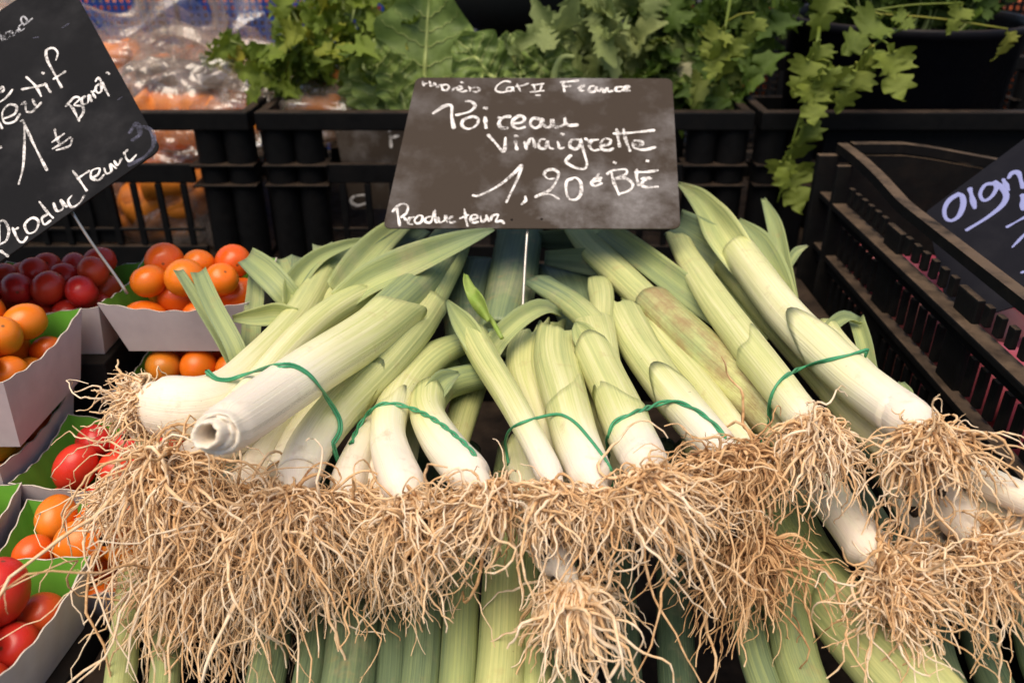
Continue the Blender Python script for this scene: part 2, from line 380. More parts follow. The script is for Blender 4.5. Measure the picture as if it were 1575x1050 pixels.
def onion_crate():
    x0, x1, y0, y1, zt, zb = .338, .735, .25, .86, -.222, -.43; m = M['dusty']
    t = thing('slatted_crate', ((x0 + x1) / 2, (y0 + y1) / 2, zb), 'scuffed black slatted crate of red onions on the right', 'crate')
    box('floor', (x0 + .005, y0, zb), (x1, y1, zb + .006), m, t)
    # left wall: rim dips in the middle of the wall, rails below are level
    ys = np.array([y1, y1 - .05, y1 - .10, y1 - .16, .5, y0]); dz = np.array([0, 0, -.003, -.010, -.010, -.010])
    yy_ = np.linspace(y1, y0, 40); P = np.c_[np.full(40, x0 + .006), yy_, np.interp(-yy_, -ys, zt - .006 + dz)]
    prof = np.array([(-.0055, -.0045), (.0055, -.0045), (.0055, .0045), (-.0055, .0045)])
    Vr = np.array([[p[0] + a, p[1], p[2] + b] for p in P for a, b in prof]); Fr = grid_faces(40, 4).tolist() + [[0, 1, 2, 3], [156, 159, 158, 157]]
    obj('rim', Vr, Fr, m, t, smooth=False)
    for z, d in ((-.281, .022), (-.338, .016)):
        box('rail', (x0 - d * .5, y0, z), (x0 + .004, y1 - .004, z + .007), m, t)
        box('rail', (x0 - .003, y0, z - .012), (x0 + .005, y1 - .004, z - .0005), m, t)
    box('rail', (x0 - .003, y0, zb), (x0 + .006, y1, zb + .02), m, t)
    # slats between the rails, with blank uprights between the groups
    y = y1 - .058; k = 0
    while y > y0 + .02:
        if k % 7 == 6: box('upright', (x0 - .002, y - .026, zb + .021), (x0 + .0045, y + .004, zt - .033), m, t); y -= .036
        else:
            for za, zb_ in ((-.270, zt - .032), (-.328, -.296), (zb + .021, -.353)): box('slat', (x0 - .001, y - .0045, za), (x0 + .004, y + .0035, zb_), m, t, .001)
            y -= .0165
        k += 1
    # far corner and the far wall with its dipped rim
    box('corner_post', (x0 - .012, y1 - .045, zb), (x0 + .004, y1 - .039, zt - .013), m, t)
    box('corner_post', (x0 - .018, y1 - .006, zb), (x0 + .004, y1 + .004, zt - .013), m, t)
    xs = np.array([x0 + .016, x0 + .07, x0 + .10, x0 + .2, x1]); dzz = np.array([0, 0, -.004, -.022, -.024])
    xx_ = np.linspace(xs[0], x1, 30); P = np.c_[xx_, np.full(30, y1), np.interp(xx_, xs, zt - .006 + dzz)]
    Vr = np.array([[p[0], p[1] + a, p[2] + b] for p in P for a, b in prof]); obj('rim', Vr, grid_faces(30, 4).tolist(), m, t, smooth=False)
    Vw = np.array([[p[0], y1 - .004 + a, q] for p in P for a, q in ((-.003, zb), (.003, zb), (.003, p[2] - .007), (-.003, p[2] - .007))])
    obj('end_panel', Vw, grid_faces(30, 4).tolist(), m, t, smooth=False)
    box('side_panel', (x1 - .006, y0, zb + .007), (x1, y1 - .01, zt - .03), m, t)
    return t
onion_crate()
def leek_crate():
    x0, x1, y0, y1, zt, zb = -.222, .312, .215, .90, -.375, -.570; m = M['black']
    t = thing('leek_crate', ((x0 + x1) / 2, (y0 + y1) / 2, zb), 'black plastic crate under the pile of leeks', 'crate')
    box('floor', (x0, y0, zb), (x1, y1, zb + .006), m, t)
    for lo, hi in (((x0 - .012, y0, zt - .014), (x0 + .008, y1, zt)), ((x1 - .006, y0, zt - .014), (x1 + .012, y1, zt)), ((x0 + .009, y1 - .008, zt - .014), (x1 - .007, y1 + .008, zt)), ((x0 + .009, y0 - .008, zt - .014), (x1 - .007, y0 + .008, zt))):
        box('rim', lo, hi, m, t, .002)
    for lo, hi in (((x0 - .003, y0 + .01, zb + .007), (x0 + .003, y1 - .01, zt - .015)), ((x1 - .001, y0 + .01, zb + .007), (x1 + .003, y1 - .01, zt - .015)), ((x0 + .01, y1 - .003, zb + .007), (x1 - .01, y1 + .003, zt - .015)), ((x0 + .01, y0 - .003, zb + .007), (x1 - .01, y0 + .003, zt - .015))):
        box('side_panel', lo, hi, m, t, .001)
    return t
leek_crate()

# ------------------------------------------------------------------ leeks
SH_V, SH_F, SH_O = [], [], [0]        # everything the rubber bands may lie on
def ctrl(pts):
    out = []
    for q in pts:
        p = atz(q[0], q[1], q[2]); out.append([*p, q[3] * depth(p) / FPX / 2, q[4]])
    return np.array(out)
def shaft_mesh(pts, base='plain', end='collar', m=36, bulb=.10, phi0=None, amp=1.0, flat=1.0, step=.006, endflat=None, seed=0):
    K = ctrl(pts); rg = np.random.default_rng(seed + 11)
    n = max(10, int(np.linalg.norm(np.diff(K[:, :3], axis=0), axis=1).sum() / step))
    Q = spline(K, n); P = Q[:, :3].copy(); r = np.maximum(Q[:, 3], .002); tone = Q[:, 4]
    s = np.r_[0, np.cumsum(np.linalg.norm(np.diff(P, axis=0), axis=1))]
    wob = np.stack([np.sin(s * rg.uniform(18, 40) + rg.uniform(0, 6)) for _ in range(3)], 1) * .0011; P += wob
    T, U, B = frames(P)
    if base == 'root': r = r * (1 + bulb * np.exp(-((s - .012) / .016) ** 2))
    a = np.linspace(0, 2 * math.pi, m, endpoint=False)
    ph = rg.uniform(0, 6, 6)
    rings = []   # (centre, T,U,B, radius array(m), tone, v)
    def rad(ri, si):
        low = 1 + .025 * np.sin(2 * a + ph[0] + si * 9) + .018 * np.sin(3 * a + ph[1] - si * 14)
        rib = 1 + .006 * np.sin(13 * a + ph[2]) + .005 * np.sin(21 * a + ph[3])
        return ri * low * rib
    if base == 'root': sp = [(.0045, .02), (.0045, .30), (.0035, .46), (.0015, .62), (-.001, .76), (-.004, .88), (-.008, .96)]
    elif base == 'cut': sp = [(-.020, .02), (-.020, .30), (-.002, .33), (.0070, .37), (.0090, .42), (.0094, .50), (.0082, .57), (.0040, .60), (.0026, .615), (.0032, .66), (.0030, .72), (.0010, .755), (.0002, .765), (.0008, .80), (.0004, .88), (-.0012, .93), (-.004, .97), (-.007, .99)]
    else: sp = [(.000, .02), (.000, .5), (-.001, .9)]
    for d, f in sp:
        jit = 1 + ((.05 * np.sin(a + ph[4] + f * 9) + .02 * np.sin(4 * a + f * 31)) if base == 'cut' else 0)
        cc_ = P[0] - T[0] * d
        if base == 'cut': cc_ = cc_ + (U[0] * .16 - B[0] * .10) * r[0] * (1 - f) - (T[0][None, :] * (.0022 * np.sin(a + 1 + f * 5) * min(1, (1 - f) * 4) + .0008 * np.sin(7 * a + f * 20) * (f < .9))[:, None])
        rings.append((cc_, T[0], U[0], B[0], rad(r[0] * f, 0) * jit, tone[0], -d))
    for i in range(0 if base == 'plain' else 2, n): rings.append((P[i], T[i], U[i], B[i], rad(r[i], s[i]), tone[i], s[i]))
    V, tn, uv = [], [], []
    L = s[-1]; p0 = rg.uniform(0, 6.28) if phi0 is None else R(phi0)
    for k, (c, tt, uu, bb, rr, tv, sv) in enumerate(rings):
        fl = flat if endflat is None else 1 + (endflat - 1) * max(0, min(1, sv / L)) ** 2
        e = max(0, (sv - (L - .022)) / .022) if end == 'collar' else 0
        flare = 1 + .05 * e ** 2
        ring = c + (rr * flare)[:, None] * (np.cos(a)[:, None] * bb * (2 - fl if fl < 1 else 1) + np.sin(a)[:, None] * uu * fl)
        if end in ('collar', 'slant') and e + (end == 'slant') > 0:
            e2 = max(0, (sv - (L - .03)) / .03)
            ring = ring + tt * (amp * r[-1] * e2 * (np.maximum(0, np.cos(a - p0)) ** 3 * 1.3 - .25 + (.14 if end == 'slant' else .05) * np.sin(5 * a + ph[5]) + (.09 if end == 'slant' else .0) * np.sin(11 * a + ph[4])))[:, None]
        V.append(ring); tn.append(np.full(m, tv) + (.035 * e)); uv.append(np.c_[a / 6.2832 + ph[0], np.full(m, sv * 12)])
    # turn the lip inwards
    last = V[-1]; cen = last.mean(0); tl = rings[-1][1]
    for f, d in ((.95, .000), (.87, .004), (.80, .014), (.3, .016)):
        V.append(cen + (last - cen) * f - tl * d); tn.append(np.full(m, min(1, rings[-1][5] + .1))); uv.append(np.c_[a / 6.2832 + ph[0], np.full(m, L * 12 + d * 12)])
    nr = len(V); V = np.vstack(V); F = grid_faces(nr, m).tolist()
    F.append(list(range(m))[::-1])
    return V, F, np.concatenate(tn), np.vstack(uv), (P, T, U, r)
def blade_mesh(pts, fold=28, roll=0, th=.0016, m=9, step=.006, wave=.0, up=None, seed=0):
    K = ctrl(pts); rg = np.random.default_rng(seed + 3)
    n = max(14, int(np.linalg.norm(np.diff(K[:, :3], axis=0), axis=1).sum() / step))
    Q = spline(K, n); P = Q[:, :3]; hw = np.maximum(np.abs(Q[:, 3]), .0012); tone = Q[:, 4]
    s = np.r_[0, np.cumsum(np.linalg.norm(np.diff(P, axis=0), axis=1))]
    view = -P[len(P) // 2] / np.linalg.norm(P[len(P) // 2]) if up is None else np.array(up, float)
    T, U, B = frames(P, view)
    cr, sr = math.cos(R(roll)), math.sin(R(roll)); U, B = U * cr + B * sr, B * cr - U * sr
    x = np.linspace(-1, 1, m); fo = R(fold); p = rg.uniform(0, 6, 3)
    V, tn, uv = [], [], []
    for i in range(n):
        h = hw[i]; y = np.abs(x) ** 1.4 * math.sin(fo) + wave * np.sin(s[i] * 90 + p[0]) * x * np.abs(x) + .04 * np.sin(s[i] * 45 + p[1] + x * 2)
        X = x * math.cos(fo); t2 = th * (1 - .75 * x ** 2)
        top = P[i] + h * (X[:, None] * B[i] + y[:, None] * U[i])
        bot = (top - t2[:, None] * U[i] * 1.0)[::-1]
        V.append(np.vstack([top, bot])); tn.append(np.r_[np.full(m, tone[i]) + .05 + .04 * np.abs(x), np.full(m, tone[i] + .02)]); uu = np.r_[x, x[::-1]] * .25
        uv.append(np.c_[uu, np.full(2 * m, s[i] * 12)])
    V = np.vstack(V); mm = 2 * m; F = grid_faces(n, mm).tolist() + [list(range(mm))[::-1], list(range((n - 1) * mm, n * mm))]
    return V, F, np.concatenate(tn), np.vstack(uv)
def root_mesh(c, ax, rad, n, L, grav=1.0, spread=.75, curl=1.0, thick=.00096, seed=0, tone=(.34, .9), down=0.0, push=(0, 0, 0)):
    rg = np.random.default_rng(seed); seg = 19; m = 5; L = L * .315
    ax = ax / np.linalg.norm(ax); u = np.cross(ax, [0, 0, 1.]); u /= np.linalg.norm(u) + 1e-9; v = np.cross(u, ax)
    n = int(n * 1.65); n0 = n; n = n + int(n * .9); rho = np.sqrt(rg.uniform(.0, 1, n)); th = rg.uniform(0, 2 * math.pi, n); rho[n0:] = rg.uniform(.25, 1.0, n - n0)
    radial = np.cos(th)[:, None] * u + np.sin(th)[:, None] * v
    p = c + radial * (rho * rad * 1.15)[:, None] + ax * (.004 - .006 * rho ** 4)[:, None]
    d = ax * (1.05 - .35 * rho)[:, None] + radial * (rho * spread * 1.25)[:, None] + rg.normal(0, .24, (n, 3)) + np.array([0, 0, -down])
    d /= np.linalg.norm(d, axis=1)[:, None]
    Ls = L * np.clip(rg.gamma(5, .2, n), .35, 1.8); Ls[rg.random(len(Ls)) < .07] *= 1.7; Ls[n0:] *= .42; up_ = d[:, 2] > .12; d[up_, 2] = .12 * rg.random(up_.sum()); thin = rg.random(n)
    nf = 5; fr = rg.uniform(1.5, 14, (n, nf, 1)); pha = rg.uniform(0, 6.28, (n, nf, 3)); am = rg.normal(0, 1, (n, nf, 3)) / (fr ** .35)
    P = np.zeros((n, seg, 3)); P[:, 0] = p
    push = np.array(push, float)
    for k in range(1, seg):
        q = k / (seg - 1)
        curlv = (am * np.sin(fr * q * 6.28 * .55 + pha)).sum(1) * .34 * curl
        g = np.array([0, -.12, -.9]) * grav * (.04 + .10 * q)
        d = d + curlv + g + push * .12 + rg.normal(0, .13 * curl, (n, 3)); d /= np.linalg.norm(d, axis=1)[:, None]
        P[:, k] = P[:, k - 1] + d * (Ls / (seg - 1))[:, None]
    T = np.gradient(P, axis=1); T /= np.linalg.norm(T, axis=2)[..., None] + 1e-9
    ref = np.cross(T, rg.normal(0, 1, (n, 1, 3))); ref /= np.linalg.norm(ref, axis=2)[..., None] + 1e-9; bi = np.cross(T, ref)
    q = np.linspace(0, 1, seg)[None, :]
    r = thick * (.62 + .70 * thin ** 2)[:, None] * (1.0 - .68 * q ** 1.2) * (1 + .12 * np.sin(q * 40 + pha[:, 0, :1]))
    a = np.linspace(0, 6.2832, m, endpoint=False)
    V = P[:, :, None] + r[:, :, None, None] * (np.cos(a)[None, None, :, None] * ref[:, :, None] + np.sin(a)[None, None, :, None] * bi[:, :, None])
    V = V.reshape(-1, 3)
    F1 = grid_faces(seg, m); F = (F1[None] + (np.arange(n) * seg * m)[:, None, None]).reshape(-1, 4)
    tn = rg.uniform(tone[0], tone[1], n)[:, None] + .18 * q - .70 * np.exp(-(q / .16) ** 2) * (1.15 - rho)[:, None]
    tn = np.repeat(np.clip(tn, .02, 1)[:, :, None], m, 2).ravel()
    # fine side hairs
    k2 = n; idx = rg.integers(0, n, k2); st = rg.integers(4, seg - 3, k2); Pn = [P[idx, st]]; dn = T[idx, st] + rg.normal(0, .7, (k2, 3))
    for k in range(1, 7):
        dn /= np.linalg.norm(dn, axis=1)[:, None]; Pn.append(Pn[-1] + dn * L * .035); dn = dn + rg.normal(0, .35, (k2, 3)) + [0, 0, -.12]
    Ph = np.stack(Pn, 1); Th = np.gradient(Ph, axis=1); rf = np.cross(Th, rg.normal(0, 1, (k2, 1, 3))); rf /= np.linalg.norm(rf, axis=2)[..., None] + 1e-9; b2 = np.cross(Th, rf); b2 /= np.linalg.norm(b2, axis=2)[..., None] + 1e-9
    a3 = np.linspace(0, 6.2832, 3, endpoint=False); rh = (.00036 * np.linspace(1, .4, 7))[None, :, None, None]
    Vh = (Ph[:, :, None] + rh * (np.cos(a3)[None, None, :, None] * rf[:, :, None] + np.sin(a3)[None, None, :, None] * b2[:, :, None])).reshape(-1, 3)
    Fh = (grid_faces(7, 3)[None] + (np.arange(k2) * 21)[:, None, None]).reshape(-1, 4) + len(V)
    return np.vstack([V, Vh]), np.vstack([F, Fh]), np.r_[tn, rg.uniform(tone[0], tone[1], len(Vh))]
NL = [0]
def leek(label, pts, group=None, base='root', end='collar', roots=None, neck=None, blades=(), mat='leek', amp=1.0, phi0=None, bulb=.10, surface=True, endflat=None, neck_end='plain', more=(), ws=.77, sheath=None):
    scl = lambda L_, f: [(*q[:3], q[3] * f, *q[4:]) for q in L_]
    pts = scl(pts, ws); neck = scl(neck, ws) if neck else None; more = [scl(k_, ws) for k_ in more]
    NL[0] += 1; sd = NL[0] * 37
    p0 = atz(*pts[0][:3]); t = thing('leek', p0, label, 'leek', group)
    V, F, tn, uv, (P, T, U, r) = shaft_mesh(pts, base, end, amp=amp, phi0=phi0, bulb=bulb, endflat=endflat, seed=sd)
    o = obj('shaft', V, F, M[mat], t, uv=uv, attrs={'tone': tn})
    if surface:
        SH_F.extend([[i + SH_O[0] for i in f] for f in F]); SH_V.append(V); SH_O[0] += len(V)
    if sheath:
        Q_ = spline(np.array(pts), 30); i0, i1 = int(30 * sheath[0]), int(30 * sheath[1]); sp_ = [(q[0], q[1], q[2], q[3] * 1.045, q[4] + .02) for q in Q_[i0:i1:3]]
        V3, F3, tn3, uv3, _ = shaft_mesh(sp_, 'plain', 'collar', amp=sheath[3] if len(sheath) > 3 else 1.8, phi0=sheath[2], seed=sd)
        obj('outer_sheath', V3, F3, M[mat], t, uv=uv3, attrs={'tone': tn3}); SH_F.extend([[i + SH_O[0] for i in f] for f in F3]); SH_V.append(V3); SH_O[0] += len(V3)
    for k, nk in enumerate(([neck] if neck else []) + list(more)):
        V2, F2, tn2, uv2, _ = shaft_mesh(nk, 'plain', neck_end, m=28, amp=.8, endflat=.45, seed=sd + 5 + k)
        obj('neck', V2, F2, M['leek'], t, uv=uv2, attrs={'tone': tn2})
    for k, b in enumerate(blades):
        kw = dict(b[1]) if isinstance(b, tuple) else {}
        Vb, Fb, tb, ub = blade_mesh(b[0] if isinstance(b, tuple) else b, seed=sd + k, **kw)
        obj('leaf', Vb, Fb, M['leek'], t, uv=ub, attrs={'tone': tb})
    if roots:
        kw = dict(n=150, L=.085)
        cx_ = {GB: 645, GCC: 905, GD: 1060}.get(group)
        if cx_: kw['push'] = (max(-.8, min(.8, (cx_ - pts[0][0]) / 90)), 0, 0)
        kw.update(roots); ax = kw.pop('ax', None)
        axis = -T[0] if ax is None else np.array(ax, float)
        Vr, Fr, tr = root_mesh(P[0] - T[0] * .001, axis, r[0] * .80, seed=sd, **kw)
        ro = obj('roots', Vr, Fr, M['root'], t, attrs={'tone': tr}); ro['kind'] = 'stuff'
        for q in range(5):   # crumbs of soil in the root plate
            rg = np.random.default_rng(sd + q); bm = bmesh.new(); bmesh.ops.create_icosphere(bm, subdivisions=2, radius=.0016 + .003 * rg.random() ** 2)
            for v in bm.verts: v.co *= 1 + .35 * (rg.random() - .5)
            Vs = np.array([v.co[:] for v in bm.verts]); Fs = [[v.index for v in f.verts] for f in bm.faces]; bm.free()
            off = axis / np.linalg.norm(axis) * rg.uniform(.004, .016) + rg.normal(0, .4, 3) * r[0] + np.array([0, 0, -.008]) * q
            obj('soil_crumb', Vs + P[0] + off, Fs, M['soil'], t)
    return t
GA, GB, GCC, GD, GE = 'leeks of the leftmost bunch', 'leeks of the second bunch from the left', 'leeks of the middle bunch', 'leeks of the fourth bunch', 'leeks of the rightmost bunch'
# --- bunch A
leek('leek with curved white base, its roots sticking out left over the tomato punnets',
     [(226, 612, -.246, 74, 0), (262, 622, -.247, 94, .02), (312, 624, -.250, 92, .10), (360, 600, -.254, 72, .25), (402, 556, -.259, 60, .38), (442, 508, -.264, 56, .46), (476, 462, -.270, 52, .52), (500, 425, -.274, 44, .58)],
     GA, ws=1, roots=dict(n=190, L=.072, grav=.3, spread=.75, curl=1.3, tone=(.5, .9), ax=(-.96, -.2, .0)), bulb=0,
     blades=[([(455, 492, -.262, 44, .52), (425, 484, -.258, 44, .54), (392, 488, -.257, 34, .56), (358, 490, -.257, 12, .60)], dict(fold=35)),
             ([(448, 482, -.268, 52, .52), (452, 440, -.262, 46, .55), (485, 402, -.257, 34, .58), (530, 380, -.255, 22, .62), (575, 367, -.256, 6, .66)], dict(fold=40, roll=20)),
             ([(470, 470, -.270, 44, .56), (495, 430, -.266, 44, .62), (530, 395, -.264, 34, .68), (560, 372, -.263, 12, .72)], dict(fold=30, roll=-15)),
             ([(520, 452, -.258, 52, .52), (545, 415, -.254, 54, .56), (580, 378, -.250, 48, .58), (618, 345, -.248, 34, .6)], dict(fold=25)),
             ([(560, 420, -.262, 50, .66), (600, 385, -.260, 46, .74), (650, 350, -.258, 30, .8)], dict(fold=25))])
leek('thick leek with cut hollow root end showing its rings, on top of the left bunch',
     [(330, 664, -.208, 100, 0), (356, 650, -.214, 106, .0), (430, 606, -.227, 106, .10), (505, 556, -.234, 102, .32), (560, 518, -.240, 97, .42), (602, 486, -.245, 92, .48)],
     GA, base='cut', amp=1.3, phi0=-10, neck=[(560, 522, -.249, 84, .62), (612, 470, -.254, 88, .70), (655, 415, -.260, 74, .78), (690, 365, -.266, 52, .85), (706, 338, -.268, 30, .9)])
leek('slim leek wedged behind the cut leek, one long pointed leaf reaching the slate',
     [(345, 640, -.245, 54, .1), (390, 594, -.247, 60, .26), (438, 545, -.249, 63, .38), (490, 498, -.252, 63, .44), (530, 468, -.253, 60, .48), (553, 455, -.254, 56, .5)],
     GA, base='plain', amp=1.1, phi0=0, blades=[([(520, 468, -.250, 46, .5), (565, 435, -.244, 56, .54), (625, 408, -.239, 60, .58), (690, 380, -.235, 44, .64), (730, 364, -.232, 26, .7), (760, 353, -.230, 5, .76)], dict(fold=32, roll=-12))])
leek('straight leek at the right edge of the left bunch, roots hanging down',
     [(450, 772, -.272, 74, 0), (458, 742, -.272, 84, .02), (478, 692, -.270, 88, .16), (522, 628, -.266, 86, .42), (588, 562, -.262, 80, .48), (638, 507, -.263, 72, .49), (664, 468, -.266, 64, .52)],
     GA, roots=dict(n=200, L=.125, spread=.9), bulb=.03, sheath=(.12, .62, 60), amp=.7, phi0=200, neck=[(645, 498, -.268, 52, .58), (676, 440, -.270, 56, .62), (697, 393, -.273, 52, .70), (708, 345, -.276, 40, .8)])
leek('white leek tucked under the cut leek, roots hanging down', [(372, 768, -.290, 66, 0), (388, 735, -.290, 76, .03), (425, 676, -.292, 78, .2), (490, 590, -.294, 72, .4), (540, 520, -.297, 66, .6)],
     GA, roots=dict(n=220, L=.195, spread=.95))
leek('pinkish white leek end directly below the cut hollow end, with long roots', [(272, 712, -.262, 64, 0), (305, 700, -.266, 74, .02), (370, 668, -.276, 76, .12), (450, 615, -.285, 70, .4)],
     GA, roots=dict(n=260, L=.18, spread=.75, grav=1.5, down=.3, push=(.35, 0, 0)))
leek('small low leek pointing left with pale roots over the orange tomatoes', [(190, 768, -.300, 42, 0), (222, 758, -.300, 56, .02), (300, 722, -.302, 60, .15), (400, 655, -.305, 60, .4)],
     GA, roots=dict(n=120, L=.062, spread=.7, grav=.5, tone=(.55, .95), ax=(-.9, -.4, .0)))
# --- bunch B
leek('round white leek base at the left of the second bunch', [(536, 770, -.282, 56, 0), (541, 738, -.282, 66, 0), (560, 690, -.283, 62, .14), (592, 630, -.285, 54, .4), (628, 570, -.290, 48, .55)],
     GB, roots=dict(n=170, L=.10, spread=.9))
leek('white leek in the middle of the second bunch with swollen base', [(626, 778, -.266, 60, 0), (616, 738, -.266, 82, 0), (600, 684, -.268, 68, .10), (606, 628, -.270, 66, .34), (632, 578, -.273, 67, .46), (668, 546, -.277, 62, .56), (712, 528, -.284, 54, .72), (765, 515, -.292, 44, .85)],
     GB, roots=dict(n=200, L=.11, spread=.95), sheath=(.10, .45, 40), amp=.3, endflat=.5)
leek('leek with brown flecked base at the right of the second bunch, bent leaf behind', [(742, 752, -.258, 64, .0), (716, 724, -.259, 82, .02), (680, 682, -.263, 82, .16), (657, 640, -.267, 72, .4), (660, 612, -.270, 68, .5)],
     GB, roots=dict(n=210, L=.115, spread=.9, ax=(.35, -.6, -.55)), amp=.6, phi0=80, neck=[(655, 630, -.274, 58, .6), (680, 592, -.277, 62, .66), (735, 578, -.284, 62, .8), (800, 570, -.292, 50, .9)],
     blades=[([(655, 622, -.268, 40, .55), (680, 588, -.264, 40, .62), (706, 574, -.264, 8, .7)], dict(fold=35))])
# --- bunch C
leek('thin leek at the left of the middle bunch, top split into two leaves', [(856, 750, -.255, 46, 0), (838, 716, -.257, 54, .08), (802, 652, -.260, 55, .36), (766, 582, -.264, 57, .46), (742, 538, -.267, 58, .5), (732, 518, -.268, 58, .52)],
     GCC, roots=dict(n=150, L=.09, spread=1.1, ax=(.1, -.8, -.5)), amp=.5,
     blades=[([(752, 562, -.275, 44, .5), (722, 512, -.2615, 46, .54), (703, 485, -.258, 28, .6), (688, 462, -.256, 5, .68)], dict(fold=38)),
             ([(748, 548, -.270, 42, .5), (768, 520, -.266, 40, .53), (802, 490, -.262, 38, .55), (835, 475, -.262, 32, .6), (862, 484, -.270, 14, .7)], dict(fold=34))])
leek('short leek with slanted cut top behind the thin one', [(850, 735, -.282, 50, .1), (828, 660, -.283, 60, .3), (808, 590, -.284, 62, .44), (808, 545, -.284, 58, .5), (818, 512, -.282, 46, .55)],
     GCC, base='plain', end='slant', amp=2.2, phi0=10, endflat=.6)
leek('plump pale leek in the middle with cut top below the slate stick', [(922, 756, -.256, 62, .0), (908, 720, -.258, 86, .03), (882, 660, -.261, 88, .38), (862, 592, -.265, 82, .46), (857, 548, -.268, 76, .5), (860, 514, -.271, 62, .54)],
     GCC, roots=dict(n=120, L=.09, spread=1.1, ax=(.0, -.7, -.6)), sheath=(.15, .6, 30), end='slant', amp=1.5, phi0=165, endflat=.62)
leek('leek half hidden between the middle bunch and the twisted band', [(965, 735, -.285, 50, .2), (930, 660, -.285, 50, .4), (905, 595, -.287, 46, .46), (893, 540, -.290, 42, .5)], GCC, base='plain')
# --- bunch D
leek('leek with pinkish bulb and several stubby tops, under the twisted band', [(1006, 738, -.252, 60, .0), (992, 704, -.254, 86, .02), (964, 652, -.257, 90, .38), (936, 592, -.262, 84, .46), (924, 562, -.264, 83, .46), (916, 545, -.265, 80, .48)],
     GD, roots=dict(n=190, L=.12, spread=1.0), sheath=(.14, .6, 150), amp=.6, phi0=100, neck=[(930, 570, -.266, 66, .44), (924, 530, -.264, 66, .46), (918, 502, -.265, 62, .50), (912, 480, -.268, 50, .56)],
     more=[[(922, 515, -.266, 50, .5), (896, 485, -.266, 52, .58), (865, 455, -.268, 48, .72), (828, 428, -.272, 40, .88)], [(926, 510, -.269, 46, .48), (926, 475, -.270, 44, .5), (922, 446, -.272, 38, .54), (918, 428, -.273, 26, .6)]],
     blades=[([(925, 565, -.272, 50, .46), (908, 532, -.262, 52, .48), (896, 512, -.258, 38, .52), (886, 496, -.256, 6, .56)], dict(fold=40))])
leek('leek with brown root mop at the right of the twisted band', [(1118, 700, -.254, 60, .0), (1082, 664, -.258, 78, .12), (1034, 606, -.264, 77, .43), (992, 546, -.268, 72, .47), (967, 502, -.270, 66, .48), (955, 472, -.272, 54, .54)],
     GD, sheath=(.15, .5, 110), roots=dict(n=280, L=.125, spread=1.1, tone=(.22, .55), ax=(.25, -.75, -.3), thick=.00098), end='slant', amp=1.6, phi0=175, endflat=.65)
leek('thin yellowish stalk beside the brown rooted leek', [(1090, 646, -.276, 36, .4), (1042, 582, -.278, 34, .4), (1012, 532, -.280, 28, .42), (998, 492, -.282, 18, .5)], GD, base='plain')
# --- bunch E
leek('leek with dark hearted root tuft on the left of the rightmost bunch', [(1252, 655, -.246, 58, .12), (1225, 622, -.247, 68, .3), (1190, 578, -.249, 70, .42), (1145, 526, -.252, 68, .45), (1105, 476, -.255, 62, .48), (1076, 430, -.257, 52, .48), (1056, 392, -.258, 42, .48), (1045, 366, -.258, 37, .52)],
     GE, sheath=(.12, .5, 50), roots=dict(n=230, L=.095, spread=1.15, ax=(.05, -.85, .1), grav=1.3, tone=(.5, .95)), end='slant', amp=1.3, phi0=170, endflat=.75)
leek('longest thick pale leek of the right bunch, its leaf rising past the slate', [(1418, 668, -.240, 74, .0), (1385, 642, -.244, 92, .02), (1312, 588, -.248, 90, .24), (1232, 505, -.250, 80, .30), (1168, 432, -.252, 72, .36), (1134, 388, -.252, 66, .44)],
     GE, roots=dict(n=230, L=.095, spread=1.15, ax=(.12, -.9, -.25)), sheath=(.12, .58, 120, 2.4), amp=.4,
     blades=[([(1158, 424, -.262, 60, .42), (1120, 368, -.2455, 70, .48), (1095, 330, -.243, 50, .54), (1072, 304, -.240, 34, .58), (1043, 282, -.236, 6, .62)], dict(fold=38)),
             ([(1215, 478, -.262, 36, .5), (1196, 428, -.258, 46, .58), (1168, 375, -.254, 42, .62), (1136, 338, -.250, 8, .66)], dict(fold=30)),
             ([(1222, 480, -.268, 24, .56), (1206, 410, -.262, 30, .6), (1192, 350, -.258, 28, .6), (1174, 306, -.255, 8, .64)], dict(fold=36)),
             ([(1210, 410, -.266, 16, .6), (1225, 388, -.265, 16, .62), (1242, 378, -.264, 4, .66)], dict(fold=30)),
             ([(1120, 400, -.270, 70, .6), (1080, 370, -.260, 66, .7), (1040, 345, -.258, 50, .8)], dict(fold=20))])
leek('brownish weathered leek lying under the right bunch', [(1215, 672, -.274, 70, .35), (1158, 610, -.273, 92, .44), (1095, 555, -.273, 96, .54), (1035, 500, -.275, 86, .56), (1003, 470, -.276, 80, .58)],
     GE, base='plain', mat='leek_dry', amp=.5, neck=[(1022, 490, -.275, 64, .5), (965, 434, -.274, 61, .52), (918, 386, -.274, 57, .56), (893, 345, -.274, 54, .62)],
     blades=[([(1110, 490, -.268, 40, .56), (1060, 450, -.264, 48, .6), (990, 396, -.262, 44, .62), (928, 352, -.262, 38, .66)], dict(fold=24)),
             ([(1180, 520, -.285, 60, .6), (1120, 440, -.282, 60, .64), (1060, 385, -.280, 50, .7)], dict(fold=20)),
             ([(960, 412, -.28, 40, .74), (900, 402, -.279, 42, .78), (838, 396, -.279, 22, .84)], dict(fold=20)),
             ([(960, 385, -.285, 40, .78), (890, 372, -.284, 42, .82), (828, 368, -.284, 26, .86)], dict(fold=20))])
leek('white leek end below the right bunch with roots spreading right', [(1502, 828, -.284, 56, 0), (1474, 788, -.284, 82, .0), (1430, 738, -.285, 86, .05), (1365, 680, -.287, 80, .25), (1290, 600, -.290, 76, .4)],
     GE, roots=dict(n=280, L=.125, spread=.95, ax=(.75, -.55, -.35), grav=.5))
